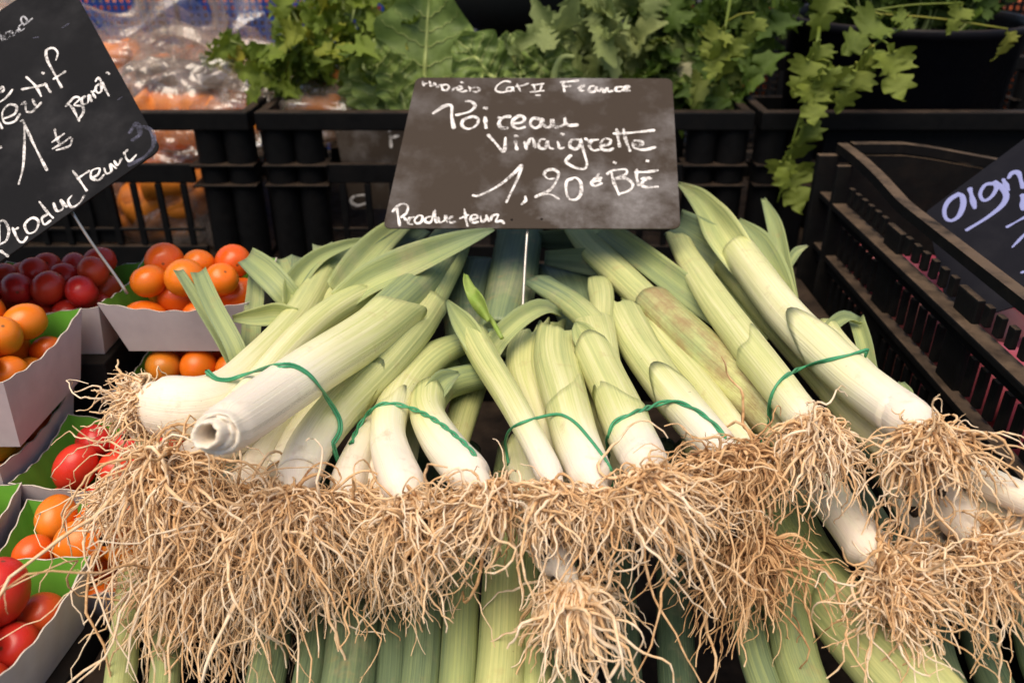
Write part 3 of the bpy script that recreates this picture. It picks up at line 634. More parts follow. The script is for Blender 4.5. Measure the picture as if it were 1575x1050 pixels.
leek('blunt white leek base at lower right above the sheathed green leek', [(1352, 872, -.300, 60, 0), (1334, 842, -.300, 84, .0), (1292, 790, -.302, 84, .1), (1230, 715, -.305, 80, .3)],
     GE, roots=dict(n=280, L=.125, spread=1.0, ax=(.65, -.65, .05), grav=.5))
leek('bare white leek running out of the right edge, upper one', [(1660, 806, -.258, 72, 0), (1575, 768, -.262, 66, .03), (1500, 734, -.267, 62, .1), (1438, 704, -.272, 58, .2), (1360, 650, -.277, 52, .4)], 'leeks leaving the picture on the right', base='plain', end='plain')
leek('bare white leek running out of the right edge, lower one', [(1660, 868, -.280, 84, 0), (1575, 818, -.282, 82, .04), (1500, 765, -.284, 78, .22), (1430, 705, -.287, 70, .4)], 'leeks leaving the picture on the right', base='plain', end='plain')
leek('leek behind the rightmost bunch with a looped leaf beside the slatted crate', [(1410, 655, -.268, 50, .1), (1340, 584, -.268, 56, .18), (1295, 538, -.270, 50, .3), (1270, 506, -.272, 42, .46)],
     GE, base='plain', amp=.5, blades=[([(1262, 528, -.270, 22, .6), (1278, 504, -.267, 26, .62), (1300, 490, -.266, 26, .64), (1322, 496, -.270, 18, .66)], dict(fold=36)),
             ([(1318, 492, -.272, 26, .56), (1330, 530, -.276, 28, .58), (1338, 570, -.282, 28, .6), (1352, 610, -.29, 20, .62)], dict(fold=30)),
             ([(1378, 640, -.29, 30, .6), (1388, 610, -.285, 34, .62), (1386, 588, -.282, 10, .66)], dict(fold=30))])
leek('slim pale leek squeezed between the brown rooted leek and the weathered one', [(1150, 690, -.272, 54, .15), (1110, 640, -.272, 62, .35), (1062, 578, -.275, 60, .45), (1020, 525, -.278, 56, .5), (985, 470, -.281, 48, .58)], GD, base='plain', end='slant', amp=1.4, phi0=170, endflat=.6)
leek('leek in shade under the longest pale one', [(1400, 700, -.275, 78, .1), (1330, 640, -.273, 84, .3), (1262, 565, -.273, 80, .42), (1195, 490, -.275, 72, .48), (1140, 430, -.277, 64, .55), (1100, 380, -.28, 52, .62)], GE, base='plain', end='slant', amp=1.2, phi0=10, endflat=.6)
leek('pale leek showing between the cut leek and the straight one', [(430, 730, -.282, 60, .05), (470, 660, -.280, 66, .25), (530, 590, -.278, 64, .42), (590, 525, -.279, 60, .5), (640, 465, -.281, 56, .6), (676, 405, -.284, 46, .75)], GA, base='plain', endflat=.5)
leek('leek at the back of the leftmost bunch below the slim one', [(330, 640, -.268, 60, .15), (390, 580, -.270, 70, .3), (450, 520, -.273, 68, .44), (510, 460, -.276, 62, .5), (560, 410, -.279, 54, .6), (600, 365, -.281, 40, .7)], GA, base='plain', endflat=.5)
leek('white leek between the round based one and the middle one of the second bunch', [(585, 770, -.290, 58, .0), (585, 720, -.289, 70, .04), (600, 650, -.289, 62, .3), (640, 590, -.291, 58, .5), (690, 555, -.295, 50, .7)], GB, roots=dict(n=120, L=.07))
leek('leek between the short slanted one and the plump pale one', [(880, 740, -.283, 50, .1), (858, 660, -.283, 60, .38), (832, 580, -.286, 58, .46), (838, 530, -.288, 50, .5), (846, 500, -.289, 40, .56)], GCC, base='plain', end='slant', amp=1.5, phi0=10, endflat=.6)
# --- second layer: bases whose roots make the mat
leek('cream leek base below the middle bunch with thick spread roots', [(874, 892, -.298, 50, 0), (850, 852, -.298, 78, .02), (824, 782, -.300, 76, .15), (798, 700, -.303, 66, .35)], 'leeks of the second layer', roots=dict(n=190, L=.12, thick=.0012, spread=.8, tone=(.5, .95), ax=(.15, -.40, -.9), curl=.8))
for lab, x, y, z, dx, rt in (
    ('leek hidden behind the shaggiest roots at lower left', 315, 820, -.312, 50, dict(n=280, L=.185, grav=1.3)),
    ('leek hidden behind the roots below the straight left leek', 400, 835, -.316, 40, dict(n=240, L=.175, push=(-.2, 0, 0))),
    ('leek hidden behind the roots below the second bunch', 585, 825, -.312, 30, dict(n=230, L=.13)),
    ('leek hidden behind the brown root mop', 1140, 830, -.300, -50, dict(n=260, L=.12, tone=(.2, .5))),
    ('leek hidden behind the roots at lower right', 1440, 850, -.305, -60, dict(n=220, L=.075))):
    leek(lab, [(x, y, z, 52, .05), (x + dx * .3, y - 36, z, 72, .05), (x + dx, y - 120, z - .004, 70, .3), (x + dx * 1.6, y - 210, z - .008, 64, .5)], 'leeks of the second layer', roots=rt, surface=False)
# --- bottom layer: shafts coming out below the roots
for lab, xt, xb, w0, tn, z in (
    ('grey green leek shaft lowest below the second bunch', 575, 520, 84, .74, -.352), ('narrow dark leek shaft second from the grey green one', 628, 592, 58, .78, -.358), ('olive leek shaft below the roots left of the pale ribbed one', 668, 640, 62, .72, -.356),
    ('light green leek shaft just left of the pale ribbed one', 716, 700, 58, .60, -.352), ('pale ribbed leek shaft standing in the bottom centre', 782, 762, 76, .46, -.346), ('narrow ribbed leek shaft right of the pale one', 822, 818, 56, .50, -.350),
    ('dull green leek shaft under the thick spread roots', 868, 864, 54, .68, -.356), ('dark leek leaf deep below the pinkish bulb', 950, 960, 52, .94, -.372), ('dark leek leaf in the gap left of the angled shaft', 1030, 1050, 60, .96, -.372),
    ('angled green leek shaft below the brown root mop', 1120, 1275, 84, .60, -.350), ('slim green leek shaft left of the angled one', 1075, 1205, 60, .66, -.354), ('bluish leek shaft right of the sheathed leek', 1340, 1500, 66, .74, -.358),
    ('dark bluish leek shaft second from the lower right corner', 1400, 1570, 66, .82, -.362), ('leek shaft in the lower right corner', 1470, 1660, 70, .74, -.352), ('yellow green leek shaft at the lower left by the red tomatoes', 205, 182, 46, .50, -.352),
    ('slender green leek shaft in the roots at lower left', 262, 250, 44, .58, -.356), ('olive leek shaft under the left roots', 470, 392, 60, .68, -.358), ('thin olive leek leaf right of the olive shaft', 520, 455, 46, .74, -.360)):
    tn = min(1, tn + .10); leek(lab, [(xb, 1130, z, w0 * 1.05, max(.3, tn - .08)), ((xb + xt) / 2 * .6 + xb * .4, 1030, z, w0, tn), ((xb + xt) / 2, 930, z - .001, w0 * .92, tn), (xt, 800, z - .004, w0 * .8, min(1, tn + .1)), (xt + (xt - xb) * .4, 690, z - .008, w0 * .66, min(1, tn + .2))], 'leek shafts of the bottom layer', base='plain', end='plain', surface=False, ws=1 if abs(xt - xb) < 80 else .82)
leek('broad green leek with a torn overlapping sheath at lower right', [(1480, 1150, -.340, 150, .50), (1400, 1050, -.340, 146, .54), (1320, 962, -.341, 128, .58), (1275, 915, -.342, 112, .62)], 'leek shafts of the bottom layer', ws=.85, base='plain', amp=1.0, phi0=70, surface=False,
     neck=[(1330, 985, -.345, 112, .56), (1270, 900, -.345, 108, .6), (1220, 820, -.348, 90, .68), (1180, 740, -.352, 70, .78)])
# --- dark leaves and shafts deep in the gaps
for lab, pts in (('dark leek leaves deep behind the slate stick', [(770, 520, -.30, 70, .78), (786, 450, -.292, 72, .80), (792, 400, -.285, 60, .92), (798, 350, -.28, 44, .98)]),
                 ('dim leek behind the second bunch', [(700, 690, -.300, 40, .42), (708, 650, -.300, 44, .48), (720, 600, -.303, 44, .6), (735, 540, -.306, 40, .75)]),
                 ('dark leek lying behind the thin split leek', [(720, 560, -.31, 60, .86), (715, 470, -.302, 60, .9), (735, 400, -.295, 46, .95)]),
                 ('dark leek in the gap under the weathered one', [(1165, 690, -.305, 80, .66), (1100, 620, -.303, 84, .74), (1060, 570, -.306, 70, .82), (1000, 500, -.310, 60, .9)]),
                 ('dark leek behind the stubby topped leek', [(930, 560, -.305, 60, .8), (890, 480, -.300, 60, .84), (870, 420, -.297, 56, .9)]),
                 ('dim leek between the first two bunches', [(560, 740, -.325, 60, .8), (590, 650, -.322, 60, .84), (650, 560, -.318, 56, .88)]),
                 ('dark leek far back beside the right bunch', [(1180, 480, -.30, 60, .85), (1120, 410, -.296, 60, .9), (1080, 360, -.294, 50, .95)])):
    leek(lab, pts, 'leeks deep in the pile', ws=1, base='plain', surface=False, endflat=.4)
# --- loose cut leaf pieces by the punnets
def leaf_piece(label, *blades):
    t = thing('leek_leaf', atz(*blades[0][0][0][:3]), label, 'leek leaf', 'loose leek leaves')
    for k, (pts, kw) in enumerate(blades):
        Vb, Fb, tb, ub = blade_mesh(pts, seed=k + int(pts[0][0]), **kw); obj('blade', Vb, Fb, M['leek'], t, uv=ub, attrs={'tone': tb})
leaf_piece('pair of pale leek leaves leaning across the orange tomato punnet', ([(378, 590, -.285, 34, .6), (362, 535, -.262, 32, .6), (328, 470, -.244, 30, .62), (306, 418, -.234, 26, .64)], dict(fold=22)), ([(372, 585, -.287, 26, .58), (345, 530, -.266, 26, .6), (308, 470, -.247, 22, .62), (274, 416, -.236, 16, .66)], dict(fold=18, roll=25)))
leaf_piece('flat leek leaf end curling up beside the orange punnet', ([(455, 470, -.272, 40, .56), (430, 440, -.258, 44, .6), (404, 414, -.25, 44, .62), (380, 395, -.247, 34, .66)], dict(fold=16)))
leaf_piece('upright strip of leek leaf right of the orange punnet', ([(384, 570, -.290, 30, .62), (386, 510, -.276, 30, .6), (392, 460, -.268, 28, .62), (394, 425, -.262, 24, .66)], dict(fold=14)))
leaf_piece('row of cut leek leaf ends far behind the left bunch', ([(440, 450, -.285, 40, .62), (438, 420, -.275, 42, .62), (432, 398, -.270, 36, .66)], dict(fold=20)), ([(470, 450, -.285, 40, .62), (468, 420, -.275, 42, .64), (466, 396, -.270, 34, .7)], dict(fold=20)), ([(500, 420, -.28, 34, .6), (498, 390, -.27, 34, .62), (496, 378, -.268, 32, .66)], dict(fold=20)))
leaf_piece('narrow pale leek leaf hanging among the left roots', ([(214, 645, -.285, 24, .56), (224, 690, -.292, 26, .58), (230, 740, -.30, 24, .6), (232, 770, -.305, 18, .6)], dict(fold=20)), ([(262, 690, -.29, 20, .6), (250, 720, -.295, 20, .62), (238, 755, -.30, 16, .6)], dict(fold=20)))
# little curly sprout in the middle
tS = thing('curly_sprout', atz(768, 515, -.262), 'bright green curly leaf tip by the slate stick', 'leaf')
K = ctrl([(772, 520, -.258, 14, .5), (756, 492, -.252, 16, .5), (738, 470, -.247, 14, .5), (722, 450, -.243, 10, .5), (718, 428, -.238, 4, .5)])
Q = spline(K, 26); Vp, Fp = tube(Q[:, :3], Q[:, 3] * .5, 8); obj('stalk', Vp, Fp, M['sprout'], tS)
Vb, Fb, _, _ = blade_mesh([(752, 492, -.249, 8, .5), (742, 474, -.245, 20, .5), (730, 458, -.241, 22, .5), (723, 442, -.238, 16, .5), (717, 422, -.234, 4, .5)], fold=20, wave=1.6, step=.0012); obj('curled_leaf', Vb, Fb, M['sprout'], tS)

# ------------------------------------------------------------------ rubber bands, laid on the leeks they hold
bvh = BVHTree.FromPolygons(np.vstack(SH_V).tolist(), SH_F)
def band(label, pix, drop, strands=2, r=.0011, twist=5.0):
    Q = spline(np.array(pix, float), 46); top = []
    for px, py in Q:
        d = ray(px, py); n = d / np.linalg.norm(d); h = bvh.ray_cast(Vector((0, 0, 0)), Vector(n))
        top.append(np.array(h[0]) - n * .0010 if h[0] is not None else None)
    ok = [i for i, p in enumerate(top) if p is not None]
    D = np.array([np.linalg.norm(top[i]) if top[i] is not None else np.nan for i in range(len(top))])
    D = np.interp(range(len(top)), ok, D[ok])
    for _ in range(3):                  # a stretched band bridges hollows: it keeps to the nearer side
        Dm = np.array([D[max(0, i - 3):i + 4].mean() for i in range(len(D))]); D = np.minimum(D, Dm)
    P = np.array([ray(*q) / np.linalg.norm(ray(*q)) * d for q, d in zip(Q, D)])
    a, b = P[-1], P[0]; mid = (a + b) / 2 + np.array([0, .02, -drop]); q1 = a + np.array([0, .01, -drop * .7]); q2 = b + np.array([0, .01, -drop * .7])
    loop = spline(np.vstack([P[::3], P[-1:], [q1], [mid], [q2], P[:1]]), 150)
    T, U, B = frames(loop); s = np.r_[0, np.cumsum(np.linalg.norm(np.diff(loop, axis=0), axis=1))]
    t = thing('rubber_band', loop[:, :].min(0) * [0, 0, 1] + loop.mean(0) * [1, 1, 0], label, 'rubber band', 'green rubber bands around the bunches')
    for k in range(strands):
        ph = s * twist * 20 + k * math.pi * 2 / strands; off = .0009 if strands > 1 else 0
        Vt, Ft = tube(loop + off * (np.cos(ph)[:, None] * B + .6 * np.sin(ph)[:, None] * U), r, 8, cap=False); obj('strand', Vt, Ft, M['band'], t)
band('green rubber band round the leftmost bunch', [(318, 570), (332, 582), (350, 584), (376, 576), (415, 565), (450, 562), (480, 580), (503, 612), (520, 640), (524, 660), (512, 682)], .075, 2, .00075, 2)
band('green rubber band round the second bunch from the left', [(540, 682), (552, 655), (570, 632), (590, 621), (612, 622), (645, 633), (675, 650), (698, 668), (716, 684), (730, 700)], .05, 2, .0007, 14)
band('thin green rubber band round the middle bunch', [(782, 712), (778, 675), (792, 655), (825, 643), (860, 637), (885, 650), (908, 676), (930, 705), (940, 722)], .05, 1, .0009)
band('twisted green rubber band round the bunch right of the middle', [(935, 700), (936, 670), (948, 648), (975, 635), (1010, 622), (1035, 617), (1062, 626), (1084, 640), (1102, 656), (1116, 672)], .05, 2, .00075, 10)
band('green rubber band round the rightmost bunch', [(1184, 648), (1184, 620), (1192, 596), (1212, 576), (1240, 563), (1268, 555), (1292, 549), (1316, 543), (1334, 538)], .06, 2, .00075, 5)

# ------------------------------------------------------------------ price slates
def stroke_mesh(strokes, plane, wpx, lift):
    p0, n = plane; parts = []
    for st in strokes:
        wp = wpx
        if isinstance(st, tuple) and isinstance(st[1], (int, float)) and isinstance(st[0], list): st, wp = st
        A = np.array(st, float); nn = max(6, int(np.linalg.norm(np.diff(A, axis=0), axis=1).sum() / 1.6)); A = spline(A, nn)
        d = np.array([ray(*a) for a in A]); tt = (p0 @ n) / (d @ n); P = d * tt[:, None]
        hw = wp * depth(P[0]) / FPX / 2
        T = np.gradient(P, axis=0); T /= np.linalg.norm(T, axis=1)[:, None] + 1e-12; B = np.cross(n, T)
        e = np.linspace(0, 1, nn); hwv = hw * (.80 + .2 * np.sin(e * 9 + A[0, 0])) * np.clip(np.minimum(e, 1 - e) * nn / 1.5 + .45, 0, 1)
        x = np.linspace(-1, 1, 5); h = lift * (1 - x ** 2) + .00012
        V = P[:, None] + hwv[:, None, None] * x[None, :, None] * B[:, None] + h[None, :, None] * n
        parts.append((V.reshape(-1, 3), grid_faces(nn, 5, False).tolist()))
    return join(parts)
def slate_sign(label, corners, mat, lines, cat='price sign', stick=None, th=.0012, rnd=.006, holes=()):
    """corners bl, br, tr, tl in stall coordinates; a thin rounded plate with lettering and a spike"""
    bl, br, tr, tl = [np.array(c) for c in corners]; cen = (bl + br + tr + tl) / 4
    ex = (br - bl) + (tr - tl); ex /= np.linalg.norm(ex); n = np.cross(ex, (tl - bl) + (tr - br)); n /= np.linalg.norm(n)
    if n @ cen > 0: n = -n
    ring = []
    for a, b, c in ((tl, bl, br), (bl, br, tr), (br, tr, tl), (tr, tl, bl)):
        u = (a - b) / np.linalg.norm(a - b); v = (c - b) / np.linalg.norm(c - b)
        for q in np.linspace(0, 1, 6):
            w_ = q * math.pi / 2; ring.append(b + u * rnd * (1 - math.sin(w_)) + v * rnd * (1 - math.cos(w_)))
    ring = np.array(ring); ring -= ((ring - cen) @ n)[:, None] * n
    k = len(ring); layers = [ring + (ring - cen) * -.004 + n * 0, ring - n * .0002, ring - n * th, ring - (ring - cen) * .004 - n * (th + .0002)]
    V = np.vstack(layers); F = grid_faces(4, k).tolist() + [list(range(k))[::-1], list(range(3 * k, 4 * k))]
    t = thing('price_slate', (cen[0], cen[1], min(bl[2], br[2])), label, cat)
    obj('board', V, F, M[mat], t, smooth=False)
    for ls, mt, wpx in lines:
        if len(ls) < 12:
            for one in ls: Vl, Fl = stroke_mesh([one], (cen, n), wpx, .0002); obj('chalk_stroke', Vl, Fl, M[mt], t)
        else: Vl, Fl = stroke_mesh(ls, (cen, n), wpx, .0002); obj('chalk_lettering', Vl, Fl, M[mt], t)
    if stick is not None:
        Vs, Fs = tube(spline(np.array(stick), 12), .0011, 10, up=(1, 0, 0)); obj('spike', Vs, Fs, M['steel'], t)
    for hx, hy in holes:
        d = ray(hx, hy); c = d * ((cen @ n) / (d @ n)); Vh, Fh = tube(np.array([c - n * .0006, c + n * .0004]), .0010, 12, up=(1, 0, 0)); obj('rivet', Vh, Fh, M['black'], t)
    return t
def zz(ox, oy, sc, strokes): 
    out = []
    for st in strokes:
        if isinstance(st, tuple): out.append(([(ox + x / sc, oy + y / sc) for x, y in st[0]], st[1]))
        else: out.append([(ox + x / sc, oy + y / sc) for x, y in st])
    return out
r1 = lambda *s: zz(590, 110, 4.2, s); r2 = lambda *s: zz(810, 110, 4.2, s)
top1 = r1([(252, 62), (262, 98)], [(255, 82), (285, 76)], [(296, 64), (308, 102)], [(318, 98), (330, 76), (346, 106), (362, 84)], [(372, 84), (384, 128)], [(378, 92), (408, 86), (424, 104), (402, 124), (382, 116)],
          [(440, 132), (458, 108), (480, 112)], [(472, 122), (506, 112), (494, 96), (474, 114), (504, 132), (540, 124)], [(495, 70), (520, 75)], [(548, 98), (560, 112), (556, 132)], [(566, 112), (600, 104), (622, 118), (600, 134), (575, 128)])
cat2 = r1([(825, 70), (780, 64), (732, 95), (726, 125), (760, 136), (800, 130)], [(830, 104), (800, 106), (795, 126), (825, 126), (835, 100), (842, 132)], [(862, 80), (885, 132)], [(850, 98), (900, 92), (940, 76)]) + \
       r2([(45, 85), (55, 130)], [(100, 85), (85, 130)], [(30, 90), (115, 80)], [(20, 135), (115, 125)], [(55, 155), (90, 155)])
fra = r2([(235, 70), (245, 136)], [(215, 72), (340, 60)], [(240, 100), (290, 95)], [(330, 116), (350, 95), (375, 90), (350, 106), (345, 126), (372, 124)], [(440, 95), (410, 100), (405, 130), (440, 130), (450, 100), (460, 132)], [(470, 136), (485, 110), (500, 136), (520, 106), (530, 132), (560, 124)], [(622, 100), (582, 104), (576, 126), (612, 130)], [(612, 128), (640, 112), (665, 100), (640, 95), (630, 120), (672, 126)])
poi = r1([(315, 276), (390, 226), (438, 224), (440, 290), (455, 372)], ([(525, 192), (565, 196), (592, 222), (560, 258), (500, 276), (462, 284)], 5.5), ([(556, 296), (514, 316), (508, 352), (548, 372), (598, 350), (612, 312), (584, 293), (546, 299)], 5.5), [(655, 290), (662, 372)], [(642, 234), (674, 241)], [(826, 292), (780, 296), (745, 330), (760, 364), (808, 366)], [(735, 300), (768, 304)], [(835, 338), (890, 330), (912, 305), (880, 288), (840, 312), (835, 350), (870, 370), (918, 358)]) + \
      r2([(88, 310), (42, 304), (24, 340), (55, 366), (92, 346), (100, 308), (110, 346), (132, 366)], [(132, 366), (160, 350), (165, 310), (176, 356), (220, 356), (250, 330), (245, 300), (262, 346), (336, 346)])
vin = r1([(670, 405), (720, 460), (776, 516), (788, 424)], [(850, 445), (862, 512)], [(842, 415), (872, 421)], [(908, 452), (926, 508)]) + \
      r2([(4, 478), (20, 440), (40, 436), (56, 496)], [(122, 440), (86, 444), (80, 490), (120, 496), (136, 450), (146, 492), (176, 500)], [(200, 450), (216, 496), (246, 490)], [(218, 400), (246, 411)], [(342, 440), (290, 445), (280, 486), (320, 502), (350, 466), (346, 440), (375, 540), (390, 600), (370, 630), (310, 620), (256, 586), (270, 556), (292, 540)], [(375, 430), (402, 450), (430, 440)], [(468, 440), (420, 450), (405, 480), (430, 510), (472, 505)], [(480, 480), (530, 470), (542, 445), (510, 434), (480, 460), (485, 500), (530, 511), (562, 495)], [(580, 370), (602, 492)], [(625, 370), (640, 440), (672, 522)], [(555, 402), (640, 400), (830, 380)], [(690, 475), (740, 476), (746, 455), (700, 448), (685, 470), (700, 496), (760, 506), (836, 489)])
pri = r1([(570, 800), (620, 800), (740, 740), (840, 660), (892, 608), (862, 700), (790, 850)], [(915, 803), (916, 835), (888, 862)]) + r2([(108, 672), (130, 640), (180, 636), (207, 664), (182, 728), (140, 772), (50, 814)], ([(50, 814), (110, 792), (165, 798), (212, 828)], 4), ([(112, 668), (140, 694), (188, 690)], 3), [(300, 690), (260, 710), (255, 770), (275, 822), (320, 826), (350, 790), (350, 720), (320, 688), (285, 692)], [(468, 660), (448, 690), (420, 720), (440, 740), (490, 720)], [(428, 696), (490, 688)], [(428, 712), (482, 704)], [(545, 640), (565, 720), (600, 802)], [(515, 666), (560, 640), (640, 634), (640, 665), (580, 690), (640, 690), (686, 730), (660, 770), (600, 790)], [(712, 630), (710, 680), (726, 742)], [(695, 650), (770, 650), (852, 638)], [(735, 696), (800, 684)], [(808, 690), (750, 712), (760, 746), (854, 744)], [(558, 585), (582, 595)], [(768, 577), (792, 581)])
pro = r1([(85, 880), (95, 940), (106, 1002)], [(55, 910), (90, 870), (130, 854), (156, 870), (150, 910), (110, 946)], [(130, 940), (150, 962), (172, 940)], [(202, 940), (170, 950), (160, 980), (192, 990)], [(225, 930), (200, 960), (215, 982), (245, 970), (250, 935), (222, 930)], [(310, 935), (275, 945), (270, 970), (305, 972), (328, 900)], [(331, 893), (336, 970), (352, 976)], [(352, 940), (362, 976), (395, 960), (400, 930), (412, 976)], [(452, 935), (425, 950), (430, 976), (468, 970)], [(522, 888), (535, 970), (546, 1002)], [(488, 952), (552, 925)], [(560, 956), (600, 950), (606, 930), (575, 928), (560, 955), (580, 976), (617, 970)], [(625, 930), (635, 972), (665, 950), (665, 925), (682, 972)], [(690, 966), (702, 935), (740, 925), (725, 970), (760, 965), (782, 986)])
slate_sign('brown chalk slate priced 1,20 standing behind the leeks', (att(589, 351, .66), att(1047, 351, .655), att(1034, 121, .74), att(640, 119, .745)), 'slate_brown',
           [(top1, 'chalk', 4.2), (cat2, 'chalk', 3.6), (fra, 'chalk', 5.2), (poi, 'chalk', 6.8), (vin, 'chalk', 5.8), (pri, 'chalk', 5.8), (pro, 'chalk', 4.8)],
           stick=[att(812, 345, .664), att(808, 400, .655), att(804, 475, .640), att(800, 560, .62)], holes=((787, 338), (833, 337)))
L = lambda *s: zz(0, 0, 2.623, s)
l_top = L([(0, 130), (10, 165), (25, 135)], [(38, 128), (15, 140), (20, 160), (40, 150), (42, 125), (48, 142)], [(48, 125), (56, 146), (70, 122), (76, 132)], [(92, 95), (76, 110), (85, 126), (100, 115)], [(95, 106), (110, 85), (95, 68), (85, 80), (100, 100), (132, 74)], [(-60, 210), (-40, 160), (-10, 150)])
l_ape = L([(0, 375), (16, 365), (10, 350), (-4, 365)], [(-30, 420), (0, 412), (30, 390), (52, 360)], [(15, 480), (60, 460), (66, 430), (36, 424), (10, 455), (20, 496), (60, 490), (82, 458)], [(85, 425), (102, 414), (106, 450), (132, 450), (158, 424)], [(130, 400), (150, 430), (168, 412)], [(105, 310), (145, 350), (168, 392)], [(85, 362), (140, 352), (188, 340)], [(180, 335), (206, 376)], [(225, 246), (233, 215), (215, 195), (188, 205), (190, 240), (215, 290), (251, 357)], [(213, 322), (267, 288)], [(168, 293), (180, 299)], [(-20, 490), (0, 500), (10, 522)], [(0, 590), (6, 600)])
l_pri = L([(75, 746), (95, 660), (98, 500), (80, 490)], [(98, 500), (140, 590), (191, 690)], [(220, 520), (230, 560), (250, 592)], [(210, 602), (250, 580), (287, 553)], [(208, 576), (262, 538)], [(225, 607), (280, 590), (292, 558)], [(275, 420), (295, 440), (321, 492)], [(264, 432), (300, 394), (322, 400), (300, 425), (332, 430), (336, 455), (315, 487)], [(347, 388), (330, 400), (335, 421), (355, 415), (359, 384), (371, 412)], [(368, 368), (387, 398)], [(374, 376), (392, 354)], [(402, 338), (385, 355), (395, 376), (410, 366), (410, 334), (425, 360), (441, 390)], [(385, 332), (395, 315), (410, 330)], [(428, 291), (444, 301)])
l_pro = L([(0, 1010), (36, 1036)], [(-30, 1000), (-5, 990), (0, 900), (20, 894), (36, 930), (26, 970), (0, 986)], [(50, 918), (75, 970), (95, 976), (112, 953)], [(50, 932), (77, 918)], [(117, 884), (100, 910), (115, 941), (145, 930), (156, 895), (135, 879), (108, 892)], [(197, 863), (170, 880), (180, 906), (207, 888)], [(158, 813), (195, 860), (217, 882)], [(215, 818), (230, 851), (255, 840), (245, 808), (272, 837)], [(292, 788), (275, 810), (290, 836), (320, 820), (342, 788)], [(293, 688), (330, 740), (352, 773)], [(312, 722), (363, 688)], [(365, 721), (395, 705), (401, 680), (370, 690), (370, 720), (400, 726), (422, 703)], [(420, 678), (430, 701), (450, 690), (445, 663), (472, 682)], [(460, 648), (475, 667), (492, 638)], [(500, 613), (510, 640), (525, 651), (552, 623)], [(498, 622), (517, 603)])
l_smu = L(([(515, 668), (580, 635), (620, 585), (612, 530), (575, 508)], 8), ([(520, 540), (550, 500), (565, 540), (530, 570)], 9), ([(250, 115), (280, 95)], 4), ([(132, 155), (160, 150)], 3), ([(475, 405), (495, 390)], 3))
slate_sign('black chalk slate tilted left above the tomato punnets', (att(-176, 522, .56), att(249, 231, .60), att(94, -50, .66), att(-330, 240, .62)), 'slate_black',
           [(l_top, 'chalk_faint', 3.2), (l_ape, 'chalk', 4.6), (l_pri, 'chalk', 4.6), (l_pro, 'chalk', 4.6), (l_smu, 'chalk_smudge', 6)], stick=[att(108, 322, .592), att(140, 372, .60), att(176, 422, .61), att(196, 452, .615)])
G = lambda *s: zz(1415, 200, 4.375, s)
g1 = G([(272, 424), (200, 470), (166, 530), (172, 590), (210, 610), (260, 580), (290, 510), (286, 450), (255, 430)], [(333, 388), (371, 532)], [(502, 360), (440, 370), (405, 430), (430, 475), (480, 450), (515, 390), (500, 350), (560, 400), (580, 450), (550, 510), (450, 590), (306, 678)], [(558, 328), (597, 412)], [(592, 330), (620, 290), (662, 290), (682, 350), (700, 395)], [(690, 430), (692, 542)], ([(578, 657), (700, 590), (760, 560)], 5), ([(618, 792), (700, 705), (740, 650)], 5), ([(676, 962), (720, 945)], 5),
       [(740, 330), (720, 380), (760, 400), (780, 350), (750, 330)])
slate_sign('dark slate lettered in thick lilac strokes leaning in the onion crate', (att(1462, 500, .66), att(1800, 400, .60), att(1640, 165, .72), att(1424, 326, .735)), 'slate_navy', [(g1, 'paint_marker', 8.5)], rnd=.003)
f1 = [[(205, 92), (215, 84), (222, 94)], [(230, 90), (245, 92)], [(250, 94), (262, 90), (272, 98)], [(280, 96), (300, 98)], [(330, 108), (345, 104), (360, 110)], [(372, 110), (392, 112)], [(215, 104), (240, 106)], [(255, 108), (285, 110)]]
slate_sign('small dark slate lying flat among the clear carrot bags', (aty(186, 132, 1.10), aty(412, 136, 1.10), aty(422, 112, 1.22), aty(196, 76, 1.24)), 'slate_brown', [(f1, 'chalk_faint', 5)], rnd=.004)
f2 = [([(598, 196), (602, 228)], 5), ([(596, 197), (616, 194)], 5), ([(600, 212), (614, 209)], 5), ([(520, 191), (540, 193)], 4), ([(548, 193), (570, 190)], 4), ([(562, 300), (545, 302), (540, 310), (550, 316), (564, 312)], 5)]
slate_sign('grey brown slate inside the crate behind the left edge of the brown slate', (aty(540, 322, 1.055), aty(700, 322, 1.055), aty(700, 178, 1.075), aty(510, 178, 1.075)), 'slate_brown', [(f2, 'chalk', 5)], rnd=.004)

# ------------------------------------------------------------------ punnets of tomatoes
def punnet_meshes(w, d, h, flare=.010, seed=0):
    """wavy-rimmed card tray: outer shell, green lining; local coordinates, rim at z = 0"""
    n = 30; t = .0009
    def loop(inset, z0, z1, k):
        pts = []
        for (ax, ay), (bx, by) in (((-1, -1), (1, -1)), ((1, -1), (1, 1)), ((1, 1), (-1, 1)), ((-1, 1), (-1, -1))):
            for i in range(n):
                q = i / n; x = ax + (bx - ax) * q; y = ay + (by - ay) * q
                sag = -.007 * math.sin(math.pi * q) - .0008 * math.sin(q * math.pi * 11) * min(1, math.sin(math.pi * q) * 3)
                f = k; fl = flare * (1 - k)
                pts.append((x * (w / 2 - fl - inset), y * (d / 2 - fl - inset), z0 * (1 - f) + f * sag))
        return np.array(pts)
    ks = (0, .33, .66, 1.0)
    out = np.vstack([loop(0, -h, 0, k) for k in ks]); inn = np.vstack([loop(t, -h + t, 0, k) for k in ks]); m = 4 * n
    Vo = out; Fo = grid_faces(4, m).tolist() + [list(range(m))[::-1]]
    rimV = np.vstack([out[-m:], inn[-m:]]) + [0, 0, .0002]; Fr = grid_faces(2, m).tolist()
    return (Vo, Fo), (inn, grid_faces(4, m)[:, ::-1].tolist() + [list(range(m))]), (rimV, Fr)
